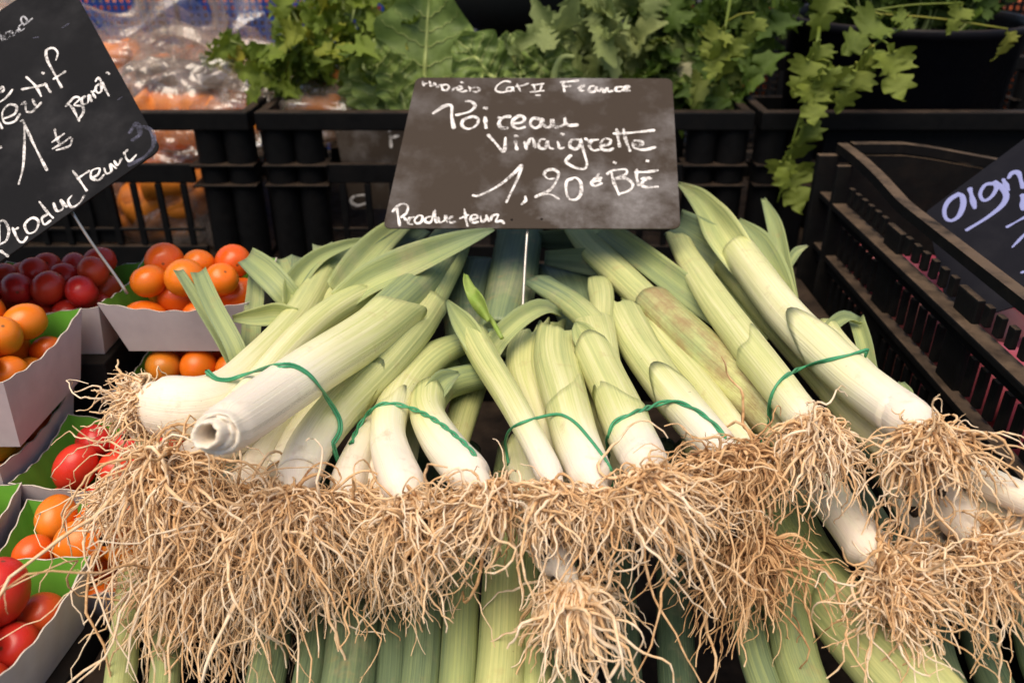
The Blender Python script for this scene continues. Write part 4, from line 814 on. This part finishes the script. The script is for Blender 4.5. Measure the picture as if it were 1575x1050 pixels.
def uvs(rad, ex, ey, ez, seg=22, rings=14):
    V = [[0, 0, rad * ez * .93]]; 
    for i in range(1, rings):
        th = math.pi * i / rings
        for j in range(seg):
            a = 2 * math.pi * j / seg; z = math.cos(th); dip = .10 * math.exp(-((th) / .28) ** 2)
            V.append([rad * ex * math.sin(th) * math.cos(a), rad * ey * math.sin(th) * math.sin(a), rad * ez * (z - dip)])
    V.append([0, 0, -rad * ez]); F = [[0, 1 + j, 1 + (j + 1) % seg] for j in range(seg)]
    for i in range(rings - 2):
        for j in range(seg): F.append([1 + i * seg + j, 1 + (i + 1) * seg + j, 1 + (i + 1) * seg + (j + 1) % seg, 1 + i * seg + (j + 1) % seg])
    b = 1 + (rings - 2) * seg; F += [[b + (j + 1) % seg, b + j, len(V) - 1] for j in range(seg)]
    return np.array(V), F
TOM = {}
for kname, matn in (('orange', 'orange_tomato'), ('red', 'red_tomato'), ('onion', 'onion')):
    TOM[kname] = [mesh_data('round_fruit', *uvs(1, ex, ey, ez), M[matn]) for ex, ey, ez in ((1, 1, .95), (.96, 1, 1.12), (1, .95, 1.25), (1.02, 1, .9))]
    for me in TOM[kname]: pass
def sized(kind, k, r):
    key = (kind, k, round(r, 4))
    if key not in TOM:
        V = np.zeros(len(TOM[kind][k].vertices) * 3); TOM[kind][k].vertices.foreach_get('co', V); me = TOM[kind][k].copy(); me.vertices.foreach_set('co', V * round(r, 4)); me.update(); TOM[key] = me
    return TOM[key]
def fill(kind, cx, cy, w, d, ztop, rz, label, group, r=.0135, n1=(4, 3), name='cherry_tomato', layers=2, cat='tomato', heap=.010):
    rg = np.random.default_rng(int(abs(cx * 7919 + cy * 104729) * 100)); c, s = math.cos(rz), math.sin(rz)
    pts = []
    for L_ in range(layers):
        nx, ny = n1[0] - (L_ % 2), n1[1] - (L_ % 2)
        for i in range(nx):
            for j in range(ny):
                x = (i - (nx - 1) / 2) * (w / n1[0]) + rg.normal(0, .0016); y = (j - (ny - 1) / 2) * (d / n1[1]) + rg.normal(0, .0016)
                e = 1 - .5 * ((2 * x / w) ** 2 + (2 * y / d) ** 2)
                pts.append([x, y, ztop - r * 1.45 * (layers - 1 - L_) + heap * e * (L_ > 0) + rg.normal(0, .0012) - r * .55])
    P = np.array(pts); rr = r * np.clip(rg.normal(1, .08, len(P)), .84, 1.16)
    for _ in range(40):       # push overlapping fruit apart
        for i in range(len(P)):
            dv = P[i] - P; dist = np.linalg.norm(dv, axis=1); dist[i] = 9; ov = (rr[i] + rr) * .985 - dist; k = np.where(ov > 0)[0]
            for q in k:
                u = dv[q] / (dist[q] + 1e-9); P[i] += u * ov[q] * .35; P[q] -= u * ov[q] * .35
        P[:, 0] = np.clip(P[:, 0], -w / 2 + rr, w / 2 - rr); P[:, 1] = np.clip(P[:, 1], -d / 2 + rr, d / 2 - rr); P[:, 2] = np.minimum(P[:, 2], ztop + heap + .006)
    top0 = sum((n1[0] - (q % 2)) * (n1[1] - (q % 2)) for q in range(layers - 1)); names = {}
    nxt, nyt = n1[0] - ((layers - 1) % 2), n1[1] - ((layers - 1) % 2); byy = sorted(range(top0, len(P)), key=lambda q: P[q][1])
    rows = {2: ('front', 'back'), 3: ('front', 'middle', 'back'), 4: ('front', 'second', 'third', 'back')}[nyt]; cols = ('leftmost', 'second from left', 'third from left', 'fourth from left', 'fifth from left')
    for rw in range(nyt):
        for cidx, q in enumerate(sorted(byy[rw * nxt:(rw + 1) * nxt], key=lambda q: P[q][0])): names[q] = f'{label}, {rows[rw]} row, {cols[cidx]}'
    for q_, (p, r_) in enumerate(zip(P, rr)):
        o = bpy.data.objects.new(name, sized(kind, int(rg.integers(0, 4)), round(r_ * 2000) / 2000)); C.objects.link(o)
        o.location = (cx + c * p[0] - s * p[1], cy + s * p[0] + c * p[1], p[2]); o.rotation_euler = rg.uniform(-1.5, 1.5, 3) + np.array([0, 0, rg.uniform(0, 6)])
        tag(o, names.get(q_, label + ', underneath the others'), cat, group)
def punnet(label, cx, cy, z, kind, tlabel, rz=0, w=.112, d=.088, h=.046, n1=(4, 3), layers=2, heap=.010, tilt=(0, 0), r=.0138):
    t = thing('cardboard_punnet', (cx, cy, z - h), label, 'punnet', 'cardboard punnets of tomatoes')
    t.rotation_euler = (tilt[0], tilt[1], rz)
    for nm, (V, F), mt in zip(('outer_shell', 'green_lining', 'rim_edge'), punnet_meshes(w, d, h), ('card', 'card_green', 'card_edge')):
        me = mesh_data(nm, V + np.array([0, 0, h]), F, M[mt], smooth=False); o = bpy.data.objects.new(nm, me); C.objects.link(o); o.parent = t
    fill(kind, cx, cy, w - .018, d - .018, z + .001, rz, tlabel, tlabel + ' group', r=r, n1=n1, layers=layers, heap=heap)
punnet('punnet of orange tomatoes nearest the left edge under the black slate', -.378, .503, -.268, 'orange', 'orange tomato, left edge punnet under slate', w=.116, d=.108, h=.056, heap=.010, n1=(4, 4))
punnet('pale punnet stacked beneath the left edge one', -.394, .494, -.328, 'orange', 'orange tomato, punnet beneath left edge one', w=.116, d=.106, h=.056, heap=-.012)
punnet('punnet of orange tomatoes crossed by two leek leaves', -.254, .606, -.266, 'orange', 'orange tomato, leaf crossed punnet', w=.112, d=.09, heap=.012)
punnet('punnet of red tomatoes at the foot of the black slate stick', -.372, .612, -.272, 'red', 'red tomato, punnet at slate stick foot', w=.118, d=.09, heap=.006, r=.0118, n1=(5, 4))
punnet('lower punnet of orange tomatoes beneath the leaf crossed one', -.252, .590, -.332, 'orange', 'orange tomato, shaded lower punnet', w=.112, d=.09, heap=.002)
punnet('punnet of red tomatoes under the outstretched leek roots', -.276, .482, -.340, 'red', 'red tomato, punnet under outstretched roots', w=.114, d=.084, heap=-.012, r=.0125)
punnet('punnet of orange tomatoes half hidden by the lower left roots', -.262, .398, -.350, 'orange', 'orange tomato, punnet beside lower left roots', w=.112, d=.086, heap=.008, rz=.08)
punnet('punnet of red tomatoes in the lower left corner', -.296, .310, -.320, 'red', 'red tomato, lower left corner punnet', w=.118, d=.092, heap=.012, rz=-.10, r=.0132, n1=(4, 3))
punnet('punnet at the left edge above the lower left corner one', -.378, .398, -.340, 'red', 'red tomato, left edge punnet above corner', w=.108, d=.086, heap=-.004)
for nm, lo, hi in (('front_step', (-.46, .24, -.575), (-.238, .352, -.3675)), ('mid_step', (-.46, .3525, -.575), (-.232, .452, -.3975)), ('back_step', (-.46, .4525, -.575), (-.1985, .70, -.386)), ('top_step', (-.46, .563, -.385), (-.318, .70, -.319))):
    tag(box('display_step', lo, hi, M['dark_cloth']), {'front_step': 'dark step under the lower left corner punnet', 'mid_step': 'lowest dark step under the orange punnet beside the roots', 'back_step': 'dark step under the rear tomato punnets', 'top_step': 'upper dark step under the outermost punnets'}[nm], 'display step')

# ------------------------------------------------------------------ onions in the slatted crate
rgo = np.random.default_rng(5)
for i in range(9):
    for j in range(4):
        for k in range(2 if j == 0 else 1):
            r_ = rgo.uniform(.026, .033); o = bpy.data.objects.new('red_onion', sized('onion', int(rgo.integers(0, 4)), round(r_ * 1000) / 1000)); C.objects.link(o)
            o.location = (.378 + j * .066 + rgo.normal(0, .004), .30 + i * .064 + rgo.normal(0, .004), -.392 + k * .054 + rgo.normal(0, .003) + (j > 0) * .03); o.rotation_euler = rgo.uniform(-.8, .8, 3)
            tag(o, 'red onion behind the slats of the scuffed crate', 'onion', 'red onions in the slatted crate')

# ------------------------------------------------------------------ greens
def leaf_outline_mesh(name, half, mat, curl=.25, ruff=.04, seed=0, cols=3, foldk=.15):
    rg = np.random.default_rng(seed); H = spline(np.array(half, float), len(half) * 2); H[:, 0] = np.maximum(H[:, 0], .003); n = len(H); yl = np.linspace(H[0, 1], H[-1, 1], n); p = rg.uniform(0, 6, 4)
    V, F = [], []
    xs = np.r_[-np.linspace(1, 0, cols + 1), np.linspace(0, 1, cols + 1)[1:]]
    for i in range(n):
        for x in xs:
            q = abs(x); X = x * H[i, 0]; Y = yl[i] * (1 - q) + H[i, 1] * q
            Z = -curl * Y * Y + foldk * abs(X) + ruff * math.sin(9 * Y + p[0] + (3 if x > 0 else 0)) * q + ruff * .7 * math.sin(17 * X + p[1]) * q
            V.append((X, Y, Z))
    m = len(xs)
    return mesh_data(name, np.array(V), grid_faces(n, m, False).tolist(), mat)
PARS = [(0.01, 0), (.10, .10), (.26, .06), (.46, .16), (.40, .26), (.55, .36), (.40, .42), (.36, .50), (.22, .48), (.20, .56), (.36, .64), (.28, .74), (.32, .84), (.16, .84), (.10, .94), (.004, 1.0)]
CEL = [(.01, 0), (.03, .18), (.20, .10), (.42, .16), (.34, .24), (.50, .32), (.34, .38), (.40, .50), (.16, .44), (.10, .52), (.30, .60), (.22, .68), (.30, .80), (.14, .80), (.12, .92), (.004, 1)]
CEL_OLD = [(.01, 0), (.05, .14), (.22, .14), (.44, .24), (.36, .32), (.52, .44), (.38, .47), (.40, .58), (.22, .52), (.17, .58), (.34, .70), (.25, .74), (.30, .86), (.15, .84), (.12, .95), (.004, 1.02)]
KAL = [(.04, 0), (.06, .12), (.14, .16), (.10, .22), (.22, .28), (.12, .36), (.26, .44), (.15, .50), (.32, .58), (.18, .64), (.34, .74), (.22, .80), (.26, .90), (.12, .92), (.10, 1.0), (.004, 1.04)]
LM = {k: [leaf_outline_mesh('leaf', h, M[mt], cu, ru, s_, 3, fo) for s_, (cu, ru, fo) in enumerate(((.35, .07, .35), (.7, .09, .55), (-.2, .10, .25)))] for k, h, mt in (('pars', PARS, 'parsley'), ('dark', PARS, 'herb_shaded'), ('cel', CEL, 'celery'), ('kale', KAL, 'kale'))}
def look_mat(pos, d, nrm, size):
    d = Vector(d).normalized(); nrm = Vector(nrm); x = d.cross(nrm).normalized() if d.cross(nrm).length > 1e-4 else Vector((1, 0, 0)); z = x.cross(d)
    return Matrix.Translation(Vector(pos)) @ Matrix((x, d, z)).transposed().to_4x4() @ Matrix.Scale(size, 4)
def herb_bunch(name, label, cat, base, heads, kind, stemmat, nleaf, size, seed, spread=.03, face=(0, -.8, .5), droop=.4):
    """base: where the stems come together; heads: list of (point, count)"""
    rg = np.random.default_rng(seed); t = thing(name, base, label, cat); stems = []
    base = np.array(base)
    for hp, cnt in heads:
        hp = np.array(hp)
        for _ in range(cnt):
            tip = hp + rg.normal(0, spread, 3); mid = (base + tip) / 2 + rg.normal(0, .008, 3) + [0, 0, .015]
            P = spline(np.array([base + rg.normal(0, .008, 3), mid, tip]), 10); stems.append(tube(P, np.linspace(.0022, .0011, 10), 5))
            out = tip - base; out /= np.linalg.norm(out) + 1e-9
            for q in range(nleaf):
                d = out + rg.normal(0, .75, 3) + [0, 0, -droop * rg.random()]; nrm = np.array(face) + rg.normal(0, .55, 3)
                inst('leaf', LM[kind][int(rg.integers(0, 3))], look_mat(tip - out * .012 * q, d, nrm, size * rg.uniform(.65, 1.2)), t)
    V, F = join(stems); obj('stems', V, F, M[stemmat], t)
    return t
herb_bunch('parsley_bunch', 'bunch of bright flat parsley at the back left over the carrot bags', 'parsley', aty(520, 175, 1.20), [(aty(x, y, Y), c) for x, y, Y, c in ((385, 55, 1.13, 3), (420, 75, 1.12, 4), (460, 30, 1.18, 4), (480, 85, 1.10, 5), (520, 50, 1.14, 5), (560, 20, 1.2, 4), (565, 80, 1.12, 4), (505, 120, 1.10, 3), (545, 115, 1.12, 3), (600, 45, 1.18, 3), (500, 0, 1.25, 4), (590, 0, 1.25, 4))], 'pars', 'midrib', 6, .037, 3)
herb_bunch('parsley_bunch', 'bunch of shade-darkened parsley at the back between the grey green leaves and the bucket', 'parsley', aty(1080, 175, 1.22), [(aty(x, y, Y), c) for x, y, Y, c in ((985, 30, 1.16, 3), (1010, 90, 1.12, 4), (1040, 40, 1.16, 4), (1080, 15, 1.16, 4), (1120, 40, 1.12, 4), (1100, 80, 1.10, 3), (1150, 10, 1.14, 4), (1150, 70, 1.12, 3), (1010, 130, 1.10, 3), (960, 135, 1.12, 2))], 'dark', 'midrib', 6, .042, 4)
herb_bunch('leafy_greens', 'jagged grey green leaves above the right half of the brown slate', 'greens', aty(930, 180, 1.18), [(aty(x, y, Y), c) for x, y, Y, c in ((905, 22, 1.14, 2), (905, 70, 1.12, 3), (930, 30, 1.14, 3), (940, 80, 1.10, 4), (900, 110, 1.09, 3), (975, 60, 1.12, 3), (960, 15, 1.16, 3), (1000, 100, 1.1, 2))], 'kale', 'midrib', 4, .058, 5, droop=.1)
def big_leaf(t, p0, p1, wid, nrm, seed, bend=.02, ruff=.006, wr=.0):
    rg = np.random.default_rng(seed); p0 = np.array(p0); p1 = np.array(p1); n, m = 26, 19
    d = p1 - p0; L_ = np.linalg.norm(d); d /= L_; nrm = np.array(nrm, float); nrm -= d * nrm.dot(d); nrm /= np.linalg.norm(nrm); sdv = np.cross(d, nrm); p = rg.uniform(0, 6, 8)
    V = []
    for i in range(n):
        q = i / (n - 1); wv = wid / 2 * (math.sin(math.pi * min(1, q * .92 + .06)) ** .6) * (1 + .06 * math.sin(q * 17 + p[0]))
        for j in range(m):
            x = -1 + 2 * j / (m - 1); e = abs(x)
            y = bend * math.sin(math.pi * q) + .18 * wid * e * e + ruff * e ** 2 * math.sin(q * 22 + p[1] + (2 if x > 0 else 0)) + wr * (math.sin(q * 34 - e * 9 + p[2]) * .6 + math.sin(q * 21 + x * 13 + p[3]) * .6) * (1 - .4 * e) - .004 * math.exp(-(x / .06) ** 2)
            V.append(p0 + d * L_ * q + sdv * wv * x + nrm * y)
    V = np.array(V); o = obj('leaf', V, grid_faces(n, m, False).tolist(), M['cabbage'], t)
    rib = V[(np.arange(n) * m + m // 2)] + nrm * .0015; Vt, Ft = tube(rib, np.linspace(.004, .0008, n), 7); obj('midrib', Vt, Ft, M['midrib'], o)
    for q in (.22, .36, .5, .64, .76):
        for sg in (-1, 1):
            i = int(q * n); idx = [min(n - 1, i + k // 2) * m + m // 2 + sg * k for k in range(0, m // 2)]
            Vt, Ft = tube(V[idx] + nrm * .0008, np.linspace(.0009, .0003, len(idx)), 5); obj('vein', Vt, Ft, M['midrib'], o)
FAC = (0, -.85, .5)
t = thing('cabbage_leaves', aty(630, 180, 1.12), 'tall broad cabbage leaf with pale rib behind the left corner of the brown slate', 'cabbage')
big_leaf(t, aty(650, 168, 1.08), aty(660, -20, 1.12), .125, FAC, 1, .0, .010, .0018)
big_leaf(t, aty(600, 172, 1.07), aty(575, 60, 1.09), .07, (-.3, -.8, .5), 2, .01, .006, .003)
big_leaf(t, aty(625, 172, 1.06), aty(600, 85, 1.07), .06, (.2, -.8, .5), 3, .0, .006, .002)
big_leaf(t, aty(575, 165, 1.07), aty(545, 95, 1.09), .06, (-.5, -.7, .4), 9, .0, .006, .002)
big_leaf(t, aty(690, 168, 1.10), aty(700, 60, 1.15), .07, (.5, -.8, .4), 10, .0, .006, .002)
t = thing('cabbage', aty(790, 180, 1.14), 'crinkled pale cabbage with curled leaves behind the top edge of the brown slate', 'cabbage')
for k, (a, b, wd, nr) in enumerate(((aty(772, 140, 1.06), aty(702, 60, 1.07), .075, (-.1, -.8, .6)), (aty(790, 150, 1.07), aty(785, 52, 1.10), .06, (.1, -.8, .6)), (aty(830, 150, 1.08), aty(838, 62, 1.10), .07, (.3, -.8, .5)), (aty(800, 155, 1.05), aty(800, 100, 1.05), .06, (0, -.7, .7)), (aty(740, 160, 1.04), aty(742, 112, 1.04), .06, (0, -.8, .6)), (aty(850, 160, 1.05), aty(862, 95, 1.06), .06, (.3, -.8, .5)), (aty(760, 150, 1.12), aty(745, 70, 1.15), .09, (0, -.8, .6)))):
    big_leaf(t, a, b, wd, nr, 20 + k, .012, .009, .005)
t = thing('curved_stalk', aty(852, 125, 1.05), 'pale curved leaf stalk poking over the top edge of the brown slate', 'stalk')
Vt, Ft = tube(spline(np.array([aty(850, 135, 1.03), aty(855, 105, 1.03), aty(866, 88, 1.03), aty(884, 88, 1.03)]), 16), np.linspace(.005, .0028, 16), 9); obj('stalk', Vt, Ft, M['midrib'], t)
t = thing('cauliflower', aty(1060, 150, 1.10), 'small pale knobbly cauliflower between the brown slate and the bucket', 'cauliflower')
M['curd'] = simple('cauliflower_curd', (.40, .38, .24), .8, (.30, .29, .17), 130, 1.0)
cc = aty(1062, 112, 1.14); Vq, Fq = uvs(.03, 1, 1, .9, 40, 26); rg = np.random.default_rng(2)
kn = rg.normal(0, 1, (40, 3)); kn /= np.linalg.norm(kn, axis=1)[:, None]; dn = Vq / (np.linalg.norm(Vq, axis=1)[:, None] + 1e-9); Vq = Vq * (1 + .12 * np.sqrt(np.maximum(0, 1 - np.min(np.arccos(np.clip(dn @ kn.T, -1, 1)), 1) / .34)))[:, None]
obj('curd', Vq + cc, Fq, M['curd'], t)
for k in range(4): big_leaf(t, cc + np.array([.02 * (k - 1.5), -.01, -.035]), cc + np.array([.032 * (k - 1.5), -.035, .005]), .045, (0, -.8, .5), 40 + k, .008, .004, .002)
# bucket with celery
bc = np.array([.532, 1.20, ZBt + .007])
t = thing('black_bucket', bc, 'large black bucket of celery in the right back crate', 'bucket')
zr = -.137 - bc[2]
V, F = lathe([(.002, 0), (.128, 0), (.131, .004), (.150, zr - .014), (.156, zr - .012), (.158, zr - .003), (.156, zr), (.151, zr - .001), (.149, zr - .01), (.128, .008), (.002, .006)], 64, bc); obj('pail', V, F, M['bucket'], t)
heads = [((bc[0] + .13 * math.cos(a) * q, bc[1] + .02 + .09 * math.sin(a) * q, -.137 + .035 + .03 * q2), 3) for a, q, q2 in zip(np.linspace(0, 12, 22), np.linspace(.2, 1, 22), np.tile([0, .5, 1, 1.6], 6))]
herb_bunch('celery_bunch', 'shade-darkened mass of celery leaves filling the black bucket', 'celery', (bc[0], bc[1], -.30), heads, 'dark', 'midrib', 6, .044, 6, .022, droop=0)
def sprig(label, stem, leaves, size):
    t = thing('celery_sprig', stem[0], label, 'celery', 'celery sprigs hanging over the bucket rim')
    Vt, Ft = tube(spline(np.array(stem), 26), np.linspace(.0026, .0012, 26), 7); obj('stem', Vt, Ft, M['celery'], t)
    for k, (pos, tip, nrm, sz) in enumerate(leaves):
        pos = np.array(pos); tip = np.array(tip); j = int(np.argmin([np.linalg.norm(pos - np.array(s_)) for s_ in spline(np.array(stem), 40)])); near = spline(np.array(stem), 40)[j]
        if np.linalg.norm(near - pos) > .006: Vt, Ft = tube(spline(np.array([near, (near + pos) / 2 + [0, 0, .003], pos]), 8), .0011, 6); obj('leaf_stalk', Vt, Ft, M['celery'], t)
        inst('leaf', LM['cel'][k % 3], look_mat(pos, tip - pos, nrm, np.linalg.norm(tip - pos) * sz), t)
yF = .99
A = lambda x, y, Y=yF: aty(x, y, Y)
sprig('long celery sprig hanging straight down past the crate rim', [A(1262, 20, 1.03), A(1258, 60, .985), A(1248, 110, .97), A(1238, 160, .965), A(1222, 210, .96), A(1208, 270, .955), A(1196, 312, .95)],
      [(A(1250, 85, .96), A(1222, 145, .95), (-.3, -.9, .2), 1.05), (A(1262, 62, .97), A(1258, 118, .955), (.2, -.9, .3), 1.0), (A(1250, 120, .955), A(1245, 188, .945), (.1, -.95, .1), 1.1), (A(1276, 95, .955), A(1272, 165, .945), (.2, -.9, .2), 1.15),
       (A(1236, 180, .95), A(1240, 262, .94), (.5, -.85, .1), 1.0), (A(1215, 245, .945), A(1222, 318, .94), (.2, -.95, .1), 1.1), (A(1208, 240, .95), A(1196, 315, .945), (-.7, -.7, .1), .8)], 1)
sprig('celery sprig arching right over the front of the bucket', [A(1392, 42, 1.03), A(1365, 55, .985), A(1335, 78, .97), A(1318, 100, .965), A(1290, 108, .965)],
      [(A(1318, 98, .955), A(1300, 166, .945), (.1, -.95, .2), 1.15), (A(1330, 82, .96), A(1328, 130, .95), (.3, -.9, .2), .9), (A(1366, 68, .96), A(1376, 158, .945), (.2, -.95, .15), 1.0), (A(1344, 72, .962), A(1340, 128, .95), (.2, -.9, .3), .8), (A(1290, 105, .96), A(1262, 140, .95), (-.2, -.9, .4), .9)], 1)
sprig('celery sprig with yellowing leaf drooping left of the bucket', [A(1125, -10, 1.06), A(1118, 30, 1.02), A(1112, 60, 1.0)],
      [(A(1114, 40, .995), A(1080, 90, .985), (-.3, -.9, .3), 1.0), (A(1116, 52, .99), A(1116, 128, .98), (.1, -.9, .3), 1.0), (A(1110, 60, .995), A(1090, 150, .985), (-.5, -.8, .2), .7), (A(1160, 20, 1.0), A(1150, 80, .99), (.3, -.9, .3), .9)], 1)
sprig('celery sprig with broad leaf lying over the bucket rim', [A(1290, -20, 1.06), A(1300, 5, 1.03), A(1320, 20, 1.01)],
      [(A(1360, 25, .99), A(1308, 66, .975), (-.2, -.8, .6), 1.15), (A(1278, -15, 1.0), A(1265, 34, .985), (0, -.9, .4), 1.3), (A(1372, 20, 1.0), A(1410, 55, .99), (.2, -.8, .6), .8), (A(1480, 5, 1.0), A(1465, 50, .985), (.1, -.9, .4), 1.0), (A(1550, 45, .99), A(1552, 100, .98), (.4, -.9, .1), .8)], 1)
# grey basin at the back
bz = aty(778, 52, 1.42); t = thing('grey_basin', (bz[0], 1.50, -.575), 'dark grey round basin at the back centre above the cabbage', 'basin')
V, F = lathe([(.002, -.575), (.09, -.575), (.09, -.32), (.05, bz[2] - .01), (.09, bz[2]), (.14, bz[2] + .035), (.165, bz[2] + .09), (.175, bz[2] + .15), (.170, bz[2] + .15), (.158, bz[2] + .09), (.002, bz[2] + .02)], 56, (bz[0], 1.56, 0)); obj('bowl', V, F, M['basin'], t)

# ------------------------------------------------------------------ bags of carrots
def bag(label, c, size, seed, tuft=None):
    rg = np.random.default_rng(seed); c = np.array(c, float); t = thing('carrot_bag', c - [0, 0, size[2]], label, 'bag', 'clear bags of carrots')
    V, F = uvs(1, 1, 1, 1, 96, 64); D = V / (np.linalg.norm(V, axis=1)[:, None] + 1e-9); k = rg.normal(0, 1, (14, 3)); ph = rg.uniform(0, 6, 14); fr = rg.uniform(2, 9, 14)
    w_ = sum(np.sin(D @ kk * f + p) / (1 + .25 * f) for kk, f, p in zip(k, fr, ph)) * .10
    w_ = w_ + sum(np.abs(np.sin(D @ kk * f * 1.7 + p)) for kk, f, p in zip(k[:6], fr[:6], ph[:6])) * .03
    V = np.sign(D) * np.abs(D) ** .8 * (1 + w_)[:, None] * np.array(size) + c
    obj('film', V, F, M['bag'], t)
    for q in range(10):
        a = c + rg.normal(0, .36, 3) * size - np.array([0, .25 * size[1], 0]); d = rg.normal(0, 1, 3) * [.4, .12, .25] + [.9, 0, 0]; d /= np.linalg.norm(d); L_ = .10 * rg.uniform(.8, 1.2)
        Pp = np.array([a - d * L_ / 2, a, a + d * L_ / 2]); Pp[:, 2] = np.clip(Pp[:, 2], c[2] - size[2] * .6, c[2] + size[2] * .55); Pp[:, 1] = np.clip(Pp[:, 1], c[1] - size[1] * .7, c[1] + size[1] * .7); Pp[:, 0] = np.clip(Pp[:, 0], c[0] - size[0] * .75, c[0] + size[0] * .75)
        Vt, Ft = tube(spline(Pp, 12), np.linspace(.025, .013, 12), 12); obj('carrot', Vt, Ft, M['carrot'], t)
    if tuft is not None:    # gathered, flaring neck of the bag
        d = np.array(tuft, float); n, m = 14, 40; L_ = np.linalg.norm(d); T_ = d / L_; u = np.cross(T_, [0, 1, .2]); u /= np.linalg.norm(u); v = np.cross(T_, u); a = np.linspace(0, 6.2832, m, endpoint=False); Vt = []
        for i in range(n):
            q = i / (n - 1); r_ = .045 * (1 - q * 2.2) ** 2 + .008 + .055 * q ** 2; fold = 1 + .38 * np.sin(a * 7 + seed) * min(1, q * 2 + .3) + .2 * np.sin(a * 3 + q * 4)
            Vt.append(c + [0, 0, size[2] * .75] + d * q + (r_ * fold)[:, None] * (np.cos(a)[:, None] * u * 1.2 + np.sin(a)[:, None] * v * .6))
        obj('gathered_neck', np.vstack(Vt), grid_faces(n, m).tolist(), M['bag'], t)
bag('clear carrot bag bulging just over the left crate rim', aty(290, 160, 1.12), (.085, .06, .06), 1, (-.02, .0, .0))
bag('clear carrot bag seen through the left crate opening', aty(265, 290, 1.085), (.075, .045, .085), 2)
bag('clear carrot bag lying right at the crate corner', aty(420, 175, 1.13), (.11, .06, .045), 3)
bag('clear carrot bag with flaring neck behind the black slate', aty(200, 110, 1.24), (.08, .06, .05), 4, (.09, .02, .065))
bag('clear carrot bag with upright neck before the blue crate', aty(330, 118, 1.30), (.09, .06, .045), 5, (.07, .0, .06))
bag('clear carrot bag under the parsley bunch', aty(480, 140, 1.20), (.10, .06, .05), 6)
bag('clear carrot bag at the far left behind the slate top', aty(60, 100, 1.22), (.10, .07, .07), 7, (-.02, .0, .12))
bag('clear carrot bag lowest behind the black slate', aty(110, 260, 1.12), (.09, .05, .08), 8)

# ------------------------------------------------------------------ back row: latticed crates of fruit
def lattice_crate(label, x0, x1, y0, zb, zt, mat, fill_mat, seed):
    t = thing('lattice_crate', ((x0 + x1) / 2, y0 + .2, zb), label, 'crate', 'latticed crates in the far row'); m = M[mat]
    box('rim', (x0, y0 - .004, zt - .02), (x1, y0 + .008, zt), m, t); box('base', (x0, y0, zb), (x1, y0 + .4, zb + .01), m, t)
    for xx in (x0, x1 - .02): box('corner_post', (xx, y0, zb + .011), (xx + .02, y0 + .02, zt - .021), m, t)
    for xx in (x0, x1 - .006): box('side_panel', (xx, y0 + .021, zb + .011), (xx + .006, y0 + .4, zt - .001), m, t)
    parts = []
    def bx(lo, hi):
        lo, hi = np.array(lo), np.array(hi); V = np.array([[a, b, c] for a in (lo[0], hi[0]) for b in (lo[1], hi[1]) for c in (lo[2], hi[2])])
        parts.append((V, [[0, 1, 3, 2], [4, 6, 7, 5], [0, 4, 5, 1], [2, 3, 7, 6], [0, 2, 6, 4], [1, 5, 7, 3]]))
    for x in np.arange(x0 + .03, x1 - .03, .0135): bx((x - .003, y0 + .001, zb + .011), (x + .003, y0 + .005, zt - .021))
    for z in np.arange(zb + .025, zt - .025, .0135): bx((x0 + .0205, y0 + .0015, z - .003), (x1 - .0205, y0 + .0055, z + .003))
    V, F = join(parts); o = obj('lattice', V, F, m, t, smooth=False); o['kind'] = 'stuff'
    rg = np.random.default_rng(seed); r_ = .036; Vs, Fs = uvs(r_, 1, 1, .95, 18, 12); me = mesh_data('round_fruit', Vs, Fs, M[fill_mat])
    for i in range(7):
        for k in range(4):
            o = bpy.data.objects.new('orange', me); C.objects.link(o); o.location = (x0 + .06 + i * .079 + rg.normal(0, .003), y0 + .055 + rg.normal(0, .006), zb + .05 + k * .07)
            tag(o, 'reddish orange fruit glimpsed through ' + label, 'orange', 'fruit in the far row: ' + label)
zb_ = -.46
for k, (a, b, mt) in enumerate(((-1.25, -.655, 'blue'), (-.645, -.05, 'blue'), (-.04, .555, 'black'), (.565, 1.16, 'black'))):
    lattice_crate(('the far blue lattice crate at the top left corner', 'the far blue lattice crate behind the parsley', 'the far black lattice crate behind the basin', 'the far black lattice crate behind the bucket')[k], a, b, 1.72, zb_, -.10, mt, 'orange_fruit', k)
tag(box('far_crate_base', (-1.27, 1.70, -.575), (1.18, 2.14, zb_ - .001), M['dark_cloth']), 'dark box under the far row of lattice crates', 'box')
tag(box('cream_carton', tuple(aty(-160, 40, 1.40) + [0, 0, -.2]), tuple(aty(22, -40, 1.40) + [0, .10, .05]), M['cream_box']), 'cream carton peeking out at the top left corner', 'carton')

# ------------------------------------------------------------------ lift everything from eye level to the ground
for o in list(S.objects):
    if o.parent is None: o.location.z += EYE
